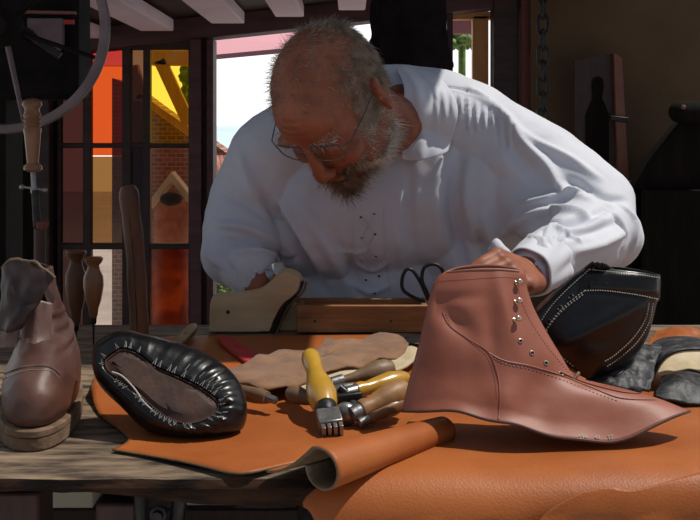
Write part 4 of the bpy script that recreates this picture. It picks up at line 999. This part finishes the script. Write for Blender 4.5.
# right side of the photo: hand reaching behind the boot top, fingers curling down
RH = hand(am(531, 276, 1.325), am(505, 268, 1.235)-am(531, 276, 1.325), Vector((-.5, .35, -.8)), .98, (.55, .75, .5), Vector((-.5, -.35, -.5)), side=-1)
LHd = hand(am(255, 280, 1.640), am(272, 300, 1.655)-am(255, 280, 1.640), Vector((.1, -.9, .1)), .95, (.5, .6, .4), Vector((-.3, -.5, -.7)), side=-1)
co, fc = remesh(bodym, .0034, 5, .5)
# sculpt the face: eye sockets, nostril line, brow creases, neck folds
inv = HR.transposed()
HLc = ((co-np.array(HC))@np.array(HR))/HSC          # head-space coordinates of every vertex
nr = normals(co, fc); disp = np.zeros(len(co))
ishead = np.linalg.norm(HLc, axis=1) < .17
def gb(c, r): return np.exp(-(((HLc-np.array(c))/np.array(r))**2).sum(1))
for s_ in (-1, 1):
    disp -= .006*gb((s_*.031, .088, .012), (.016, .02, .007)); disp -= .004*gb((s_*.017, .09, .004), (.006, .02, .012))
    disp -= .0025*gb((s_*.030, .088, -.024), (.02, .02, .003)); disp -= .003*gb((s_*.026, .10, -.05), (.004, .02, .018))
    disp -= .004*gb((s_*.07, .045, .035), (.02, .03, .03))
    disp -= .005*gb((s_*.088, -.004, .004), (.008, .006, .012))
for z in (.052, .062, .073): disp -= .0012*gb((0, .09, z), (.04, .05, .0022))
disp -= .0012*gb((.004, .1, .03), (.002, .03, .012))
disp *= ishead
co = co+nr*disp[:, None]
for i in np.where(ishead)[0]:
    p = Vector(co[i]); co[i] += nr[i]*(.0006*noise.noise(p*90))
bm2 = from_np(co, fc)
man = bm2.build('person', 'skin', org=(HIP.x, HIP.y, 0), ang=180)
tag(man, 'balding bearded man in white shirt and spectacles bending over the workbench', 'person')
headbv = bm2.bvh()
# eyelids closed look: eyeballs just peeking
for s_ in (-1, 1): MB().ell(hp(s_*.031, .079, .001), [.0125*HSC]*3, HR).build('eyelid', 'skin', man)
# finger nails
for lst in (RH, LHd):
    for p, dr, r_ in lst: pass
# trousers and shoes
pm = MB(); pm.ell(am(392, 350, 1.79), (.172, .132, .09))
for s_ in (-1, 1):
    h = HIP+Vector((s_*.085, 0, -.01)); k_ = h+Vector((s_*.06, -.18, -.05)); k_.z = .60; an = Vector((k_.x, k_.y+.08, .11)); pm.chain([(h, .09), (k_, .068), (an, .055)])
c2, f2 = remesh(pm, .009, 6); from_np(c2, f2).build('trousers', 'trouser', man, ang=180)
for s_ in (-1, 1):
    h = HIP+Vector((s_*.145, -.08, 0)); sm = MB().cap(Vector((h.x, h.y+.04, .045)), .045, Vector((h.x, h.y-.13, .04)), .042); sm.build('shoe', 'black', man)

# ---------------- shirt
sm = MB()
sm.ell(am(372, 195, 1.765), (.205, .130, .165)); sm.ell(am(385, 275, 1.80), (.215, .115, .15)); sm.ell(am(390, 345, 1.83), (.19, .12, .11)); sm.ell(am(455, 225, 1.765), (.10, .10, .16)); sm.ell(am(490, 190, 1.70), (.09, .08, .12)); sm.ell(am(475, 262, 1.72), (.07, .07, .10))
sm.ell(am(330, 200, 1.75), (.14, .12, .15)); sm.ell(am(430, 190, 1.75), (.14, .115, .15))
sm.chain([(am(276, 156, 1.72), .082), (am(345, 112, 1.75), .080), (am(400, 108, 1.76), .080), (am(440, 113, 1.74), .078), (am(478, 133, 1.72), .080)], 24)
sm.chain([(am(478, 133, 1.72), .080), (am(535, 168, 1.665), .082), (am(588, 207, 1.60), .074)], 24)
sm.chain([(am(590, 206, 1.60), .070), (am(597, 230, 1.545), .064), (am(578, 243, 1.47), .053), (am(552, 256, 1.40), .040), (am(532, 269, 1.355), .034)], 24)
sm.ell(am(606, 236, 1.54), (.058, .055, .052)); sm.ell(am(488, 235, 1.72), (.075, .07, .12)); sm.ell(am(499, 262, 1.50), (.020, .03, .024)); sm.cap(am(520, 190, 1.66), .06, am(560, 225, 1.58), .055)
sm.chain([(am(276, 156, 1.72), .080), (am(253, 200, 1.72), .076), (am(243, 236, 1.70), .070)], 24)
sm.chain([(am(241, 238, 1.70), .068), (am(236, 252, 1.68), .060), (am(246, 266, 1.65), .044), (am(251, 274, 1.645), .036)], 24)
co, fc = remesh(sm, .0042, 10, .5)
sbv0 = BVHTree.FromPolygons([tuple(c) for c in co], fc)
co = co+normals(co, fc)*.005; sbv0 = BVHTree.FromPolygons([tuple(c) for c in co], fc)
nr = normals(co, fc); disp = np.zeros(len(co))
def fold(pts, amp, rad, n=24, taper=True, depth=None):
    """a cloth fold: ridge (amp>0) or crease (amp<0) along a path on the shirt surface"""
    q = []
    for p in spline([Vector((x, y, 0)) for x, y in pts], n):
        h, nn = ray(sbv0, p.x, p.y)
        if h is not None: q.append(h)
    if len(q) < 2: return
    for k, (a, b) in enumerate(zip(q[:-1], q[1:])):
        a_ = np.array(a); b_ = np.array(b); ab = b_-a_; L = max(1e-12, ab@ab); near = np.where(((co-a_)**2).sum(1) < (rad*3+math.sqrt(L))**2)[0]
        if len(near) == 0: continue
        c = co[near]; t = np.clip(((c-a_)@ab)/L, 0, 1); D = np.linalg.norm(c-(a_+t[:, None]*ab), axis=1)
        f = (k+.5)/(len(q)-1); w_ = math.sin(math.pi*min(1, max(.0, f)))**.5 if taper else 1
        v = 1.15*amp*w_*np.exp(-(D/(rad*.82))**2)
        cur = FD[near]; FD[near] = np.where(abs(v) > abs(cur), v, cur)
FD = np.zeros(len(co))
def folds(lst):
    global FD, disp
    for pts, amp, rad in lst:
        FD = np.zeros(len(co)); fold(pts, amp, rad); disp = disp+FD
# right-hand sleeve: long diagonal folds
folds([([(470, 75+15), (500, 112), (520, 140), (548, 168), (562, 188), (590, 200)], .014, .010), ([(505, 120), (535, 142), (570, 160), (600, 180)], .009, .009), ([(500, 135), (520, 160), (545, 185)], -.010, .014),
       ([(520, 205), (548, 200), (580, 192), (600, 196)], .012, .009), ([(505, 232), (530, 216), (565, 212), (600, 216)], .012, .010), ([(545, 222), (575, 222), (608, 208)], -.014, .010), ([(568, 180), (600, 196), (625, 200)], -.012, .009),
       ([(575, 252), (600, 245), (625, 232)], .010, .008), ([(560, 236), (590, 232), (618, 222)], -.009, .008), ([(620, 205), (634, 222), (632, 250)], .007, .007), ([(612, 215), (624, 232), (620, 255)], -.008, .006),
       ([(545, 238), (552, 228), (566, 232)], .008, .005), ([(556, 244), (566, 233), (580, 240)], .008, .005), ([(540, 246), (548, 240), (552, 250)], .007, .004), ([(530, 236), (540, 242), (546, 252)], .007, .004),
       ([(538, 258), (550, 264), (556, 276)], -.005, .004), ([(528, 262), (540, 268), (545, 278)], .005, .004),
       ([(455, 170), (452, 215), (462, 255), (472, 290)], -.014, .012), ([(470, 160), (468, 200), (476, 240)], .008, .014), ([(484, 215), (492, 240), (505, 252)], .012, .009), ([(478, 232), (486, 255), (492, 270)], -.010, .007),
       ([(440, 150), (436, 200), (440, 250)], .005, .014)])
# puckers under the shoulder seam
pk = []
for k, x in enumerate(range(428, 512, 8)):
    y = 88+ (x-428)*.30+max(0, x-470)*.25; L = 14+6*((k*7) % 4)
    pk.append(([(x, y), (x+1, y+L*.5), (x+2, y+L)], .0055, .0032)); pk.append(([(x+4, y+3), (x+5, y+L*.5), (x+5, y+L)], -.004, .003))
folds(pk)
folds([([(425, 88), (460, 90), (490, 104), (512, 122)], -.004, .003)])
# chest and left-hand sleeve
folds([([(262, 195), (285, 225), (305, 262), (325, 292)], -.022, .014), ([(280, 200), (300, 235), (322, 270)], .012, .014), ([(225, 195), (248, 205), (272, 222)], -.008, .010), ([(215, 225), (245, 228), (282, 245)], .010, .010),
       ([(222, 240), (250, 244), (285, 258)], -.011, .008), ([(235, 252), (260, 252), (288, 262)], .010, .007), ([(262, 275), (280, 262), (296, 258)], -.009, .006), ([(240, 262), (246, 275), (250, 288)], .006, .006), ([(228, 262), (234, 272), (240, 282)], -.006, .005),
       ([(250, 262), (258, 276), (262, 288)], -.005, .004), ([(205, 240), (212, 258), (226, 268)], .007, .008), ([(240, 150), (248, 180), (262, 198)], .007, .012), ([(300, 205), (325, 240), (350, 290)], .008, .014), ([(318, 215), (345, 255), (362, 296)], -.008, .012),
       ([(395, 225), (402, 260), (400, 295)], .006, .012), ([(410, 170), (408, 215), (412, 250)], -.006, .012), ([(346, 215), (352, 250), (350, 285)], -.005, .008), ([(352, 262), (372, 270), (388, 262)], .005, .005), ([(350, 282), (370, 292), (392, 284)], .006, .006), ([(330, 248), (348, 254), (366, 250)], .004, .005)])
for i in range(len(co)):
    p = Vector(co[i]); disp[i] += (.004*noise.noise(p*14))+.005*noise.ridged_multi_fractal(Vector((p.x*7, p.y*7, p.z*10)), 1, 2, 3, 1, 2)*.6-.002
co2 = co+nr*disp[:, None]
# opening for the wrists and neck are covered by cuffs and collar; light smoothing by neighbours
sh = from_np(co2, fc); sbv = sh.bvh()
so_ = sh.build('shirt', 'shirt', man, ang=180)
# lacing holes down the front placket
for (x, y) in ((361, 217), (374, 214), (362, 238), (375, 234), (362, 260), (376, 256), (366, 280), (379, 276), (375, 293)):
    h, n = ray(sbv, x, y)
    if h is None: continue
    if n.dot(h-CAM) > 0: n = -n
    R = n.to_track_quat('Z', 'Y').to_matrix()
    MB().tube([h+R@Vector((math.cos(a)*.0035, math.sin(a)*.003, .0008)) for a in np.linspace(0, 2*math.pi, 11)[:-1]], .0011, 6, closed=True).build('lace_eyelet', 'shirt', so_)
    MB().tube([h-n*.001, h+n*.0009], .0026, 10).build('lace_hole', 'iron', so_)
lc = MB()
for ys in ((217, 236), (238, 258), (260, 278)):
    for a_, b_ in (((362, ys[0]), (375, ys[1]-3)), ((374, ys[0]-3), (363, ys[1]))):
        q = project(sbv, [a_, b_], 8, .0016); lc.tube([p for p, _ in q], .0009, 5)
lc.build('lacing', 'shirt', so_)
q = project(sbv, [(353, 205), (354, 240), (355, 270), (357, 300)], 40, .0004); MB().tube([p for p, _ in q], .0012, 5).build('placket_edge', 'shirt', so_)
q = project(sbv, [(384, 205), (385, 240), (388, 270), (391, 300)], 40, .0004); MB().tube([p for p, _ in q], .0012, 5).build('placket_edge', 'shirt', so_)
# collar flap
def on_shirt(px, py, lift):
    h, n = ray(sbv, px, py)
    d = (h.y if h is not None else 1.68); return at(px, py, d-lift)
c0 = [(396, 66, .03), (404, 90, .05), (400, 125, .045), (402, 160, .022)]; c1 = [(414, 66, .014), (440, 78, .018), (458, 108, .018), (448, 152, .014)]
G = []
for j in range(30):
    v = j/29; a = interp([(k/3, *c) for k, c in enumerate(c0)], v); b_ = interp([(k/3, *c) for k, c in enumerate(c1)], v); row = []
    for i in range(24):
        u = i/23; px = a[0]*(1-u)+b_[0]*u; py = a[1]*(1-u)+b_[1]*u+4*math.sin(math.pi*u)*v; lf = a[2]*(1-u)+b_[2]*u+.008*math.sin(math.pi*u)
        row.append(on_shirt(px, py, lf)+Vector((0, -.006*math.exp(-((u-.30-.12*v)/.10)**2)*(1-.3*v)+.006*math.exp(-((u-.62)/.10)**2)*math.sin(math.pi*min(1, v*1.3)), 0)))
    G.append(row)
MB().grid(G).build('collar', 'shirt', so_, solid=.0022, off=0, sub=1, ang=180)
# the back of the collar standing around the neck
G = []
for j in range(8):
    v = j/7; row = []
    for i in range(40):
        a = math.radians(-60+260*i/39); c = NB+Vector((0, .02, .0)); rr_ = .072+.012*v
        row.append(c+Vector((math.cos(a)*rr_, math.sin(a)*rr_*.9, .030+.045*(1-v)*(.5+.5*math.sin(a))+.01*(1-v))))
    G.append(row)
MB().grid(G).build('collar_stand', 'shirt', so_, solid=.002, off=0, ang=180)
# cuffs
def cuff(a, b, r0, r1, nm='cuff'):
    d = (b-a); L = d.length; d.normalize(); N = Vector((0, 0, 1)); N = (N-d*N.dot(d)).normalized(); B = d.cross(N); G = []
    for j in range(14):
        t = j/13; row = []
        for i in range(64):
            an = 2*math.pi*i/64; r = (r0*(1-t)+r1*t)*(1+.06*math.sin(an*9+t*2)*(1-t)+.03*math.sin(an*5)); row.append(a+d*L*t+(N*math.cos(an)+B*math.sin(an))*r)
        G.append(row)
    MB().grid(G, wrap=True).build(nm, 'shirt', so_, solid=.002, off=0, ang=180)
cuff(am(546, 260, 1.385), am(527, 273, 1.33), .042, .036); cuff(am(249, 270, 1.645), am(256, 281, 1.635), .040, .034)

# ---------------- hair, beard, glasses
def strands(roots, r=.0005, seg=4):
    v = []; f = []
    for p, d0, L, bend, nn in roots:
        o = len(v); q = Vector(p); d = d0.normalized()
        for s_ in range(seg+1):
            t = s_/seg; rr_ = r*(1-.75*t); a = d.cross(nn); 
            if a.length < 1e-4: a = Vector((1, 0, 0))
            a.normalize(); b_ = d.cross(a)
            for k in range(3): an = 2*math.pi*k/3; v.append(q+(a*math.cos(an)+b_*math.sin(an))*rr_)
            q = q+d*(L/seg); d = (d+bend/seg).normalized()
        for s_ in range(seg):
            for k in range(3): f.append((o+s_*3+k, o+s_*3+(k+1) % 3, o+(s_+1)*3+(k+1) % 3, o+(s_+1)*3+k))
    m = MB(); m.v = v; m.f = f; m.m = [0]*len(f); return m
hidx = np.where(ishead)[0]; Hn = normals(np.array([tuple(p) for p in bm2.v]), fc)
P_ = HLc; hair = []; beard = []; mous = []; brow = {-1: [], 1: []}
def sm_(x, a, b): return max(0, min(1, (x-a)/(b-a)))
rd = random.Random(11)
for i in hidx:
    x, y, z = P_[i]; p = bm2.v[i]; n = Vector(Hn[i]); ax_ = abs(x)
    nl = inv@n
    # bald dome: density rises toward the sides and back
    side = sm_(ax_, .056, .078); back = sm_(-y, .055, .09); low = 1-sm_(-z, .035, .055)
    front = 1-sm_(y, .020, .045)
    isear = ax_ > .082 and -.045 < y < .03 and z < .045
    dens = max(side*front, back)*low*(z > -.06)
    thin = .22*(1-sm_(y, .055, .085))*(z > .06)
    if not isear and z > -.05:
        pr = dens*1.3+thin
        for _ in range(3):
            if rd.random() < pr*.55:
                dr = HF*(.10+rd.gauss(0, .10))+HU*(-.55 if z < .07 else -.1)+HS*((1 if x > 0 else -1)*(.55 if z > .06 else .05)+rd.gauss(0, .12))+HF*(-.35*sm_(-y, 0, .05))
                dr = (dr-n*dr.dot(n)).normalized()+n*(.015+.07*rd.random()**3); hair.append((p-n*.001+HS*rd.gauss(0, .001)+HF*rd.gauss(0, .001), dr, .010+.012*rd.random(), -n*.42, n))
    # beard
    jaw = (z < -.048+.0*ax_ and y > -.005 and z > -.125) or (ax_ > .044 and z < .002 and z > -.11 and -.018 < y < .046)
    lips = ax_ < .020 and -.079 < z < -.066 and y > .08
    nose = ax_ < .024 and z > -.053
    if jaw and not lips and not nose and not isear:
        for _ in range(4):
            if rd.random() < .62:
                dr = n*.75+HU*(-.75)+HS*rd.gauss(0, .3)+HF*rd.gauss(.1, .3); (beard if (ax_ > .036+rd.gauss(0, .006)) else mous).append((p-n*.001, dr, .012+.020*rd.random()+(.014*rd.random() if z < -.07 else 0)+(.008 if ax_ > .045 else 0), HU*-.5+HS*rd.gauss(0, .4), n))
    if abs(z-.027-.10*(.035-abs(ax_-.03))) < .0055 and .010 < ax_ < .052 and y > .06 and rd.random() < .6:
        brow[1 if x > 0 else -1].append((p, n*.8+HS*(1 if x > 0 else -1)*.8+HU*rd.gauss(.1, .3), .008+.008*rd.random(), HU*-.4, n))
print('hair', len(hair), 'beard', len(beard), 'm', len(mous))
strands(hair, .00034).build('hair', 'hair', man, ang=180); strands(beard, .00045).build('beard', 'beard', man, ang=180); strands(mous, .00045).build('moustache', 'mous', man, ang=180); [strands(brow[k], .0004).build('eyebrow', 'beard', man, ang=180) for k in (-1, 1)]
# spectacles
gl = MB().tube([hp(-.009, .096, .015), hp(0, .101, .018), hp(.009, .096, .015)], .0012, 6).build('spectacles', 'metalframe', man)
for s_ in (-1, 1):
    pts = [(s_*.009, 0.0960, 0.0270), (s_*.034, 0.0970, 0.0300), (s_*.056, 0.0920, 0.0270), (s_*.060, 0.0900, 0.0150), (s_*.057, 0.0920, -0.0010), (s_*.034, 0.0980, -0.0050), (s_*.013, 0.0990, -0.0020), (s_*.008, 0.0970, 0.0130)]
    R_ = [Vector(hp(*p)) for p in pts]; sp = spline(R_, 48, closed=True)[:48]; MB().tube(sp, .0012, 6, closed=True).build('lens_rim', 'metalframe', gl)
    c = sum(sp, Vector())/48; m = MB().grid([sp, [c+(p-c)*.02 for p in sp]], wrap=True); m.build('lens', glass('spectacle_lens', (.93, .95, .94), .14) if s_ < 0 else bpy.data.materials['spectacle_lens'], gl)
    MB().tube([hp(s_*.060, 0.0900, 0.0190), hp(s_*.074, 0.0790, 0.0190), hp(s_*.082, 0.0310, 0.0210), hp(s_*.088, -0.0090, 0.0250)], .0011, 6).build('temple_arm', 'metalframe', gl)
# the stool he sits on
st_ = thing('stool', 'plain dark wooden stool under the seated man', 'stool', (HIP.x, HIP.y+.02, 0))
zs_ = HIP.z-.095
MB().lathe((HIP.x, HIP.y+.02, zs_-.03), (0, 0, 1), [(0, .16), (.004, .165), (.026, .165), (.03, .16)], 32).build('seat', 'darkwood', st_)
for a in (45, 135, 225, 315):
    c_, s_ = math.cos(math.radians(a)), math.sin(math.radians(a)); MB().tube([(HIP.x+c_*.11, HIP.y+.02+s_*.11, zs_-.03), (HIP.x+c_*.16, HIP.y+.02+s_*.16, 0)], .017, 10).build('leg', 'darkwood', st_)
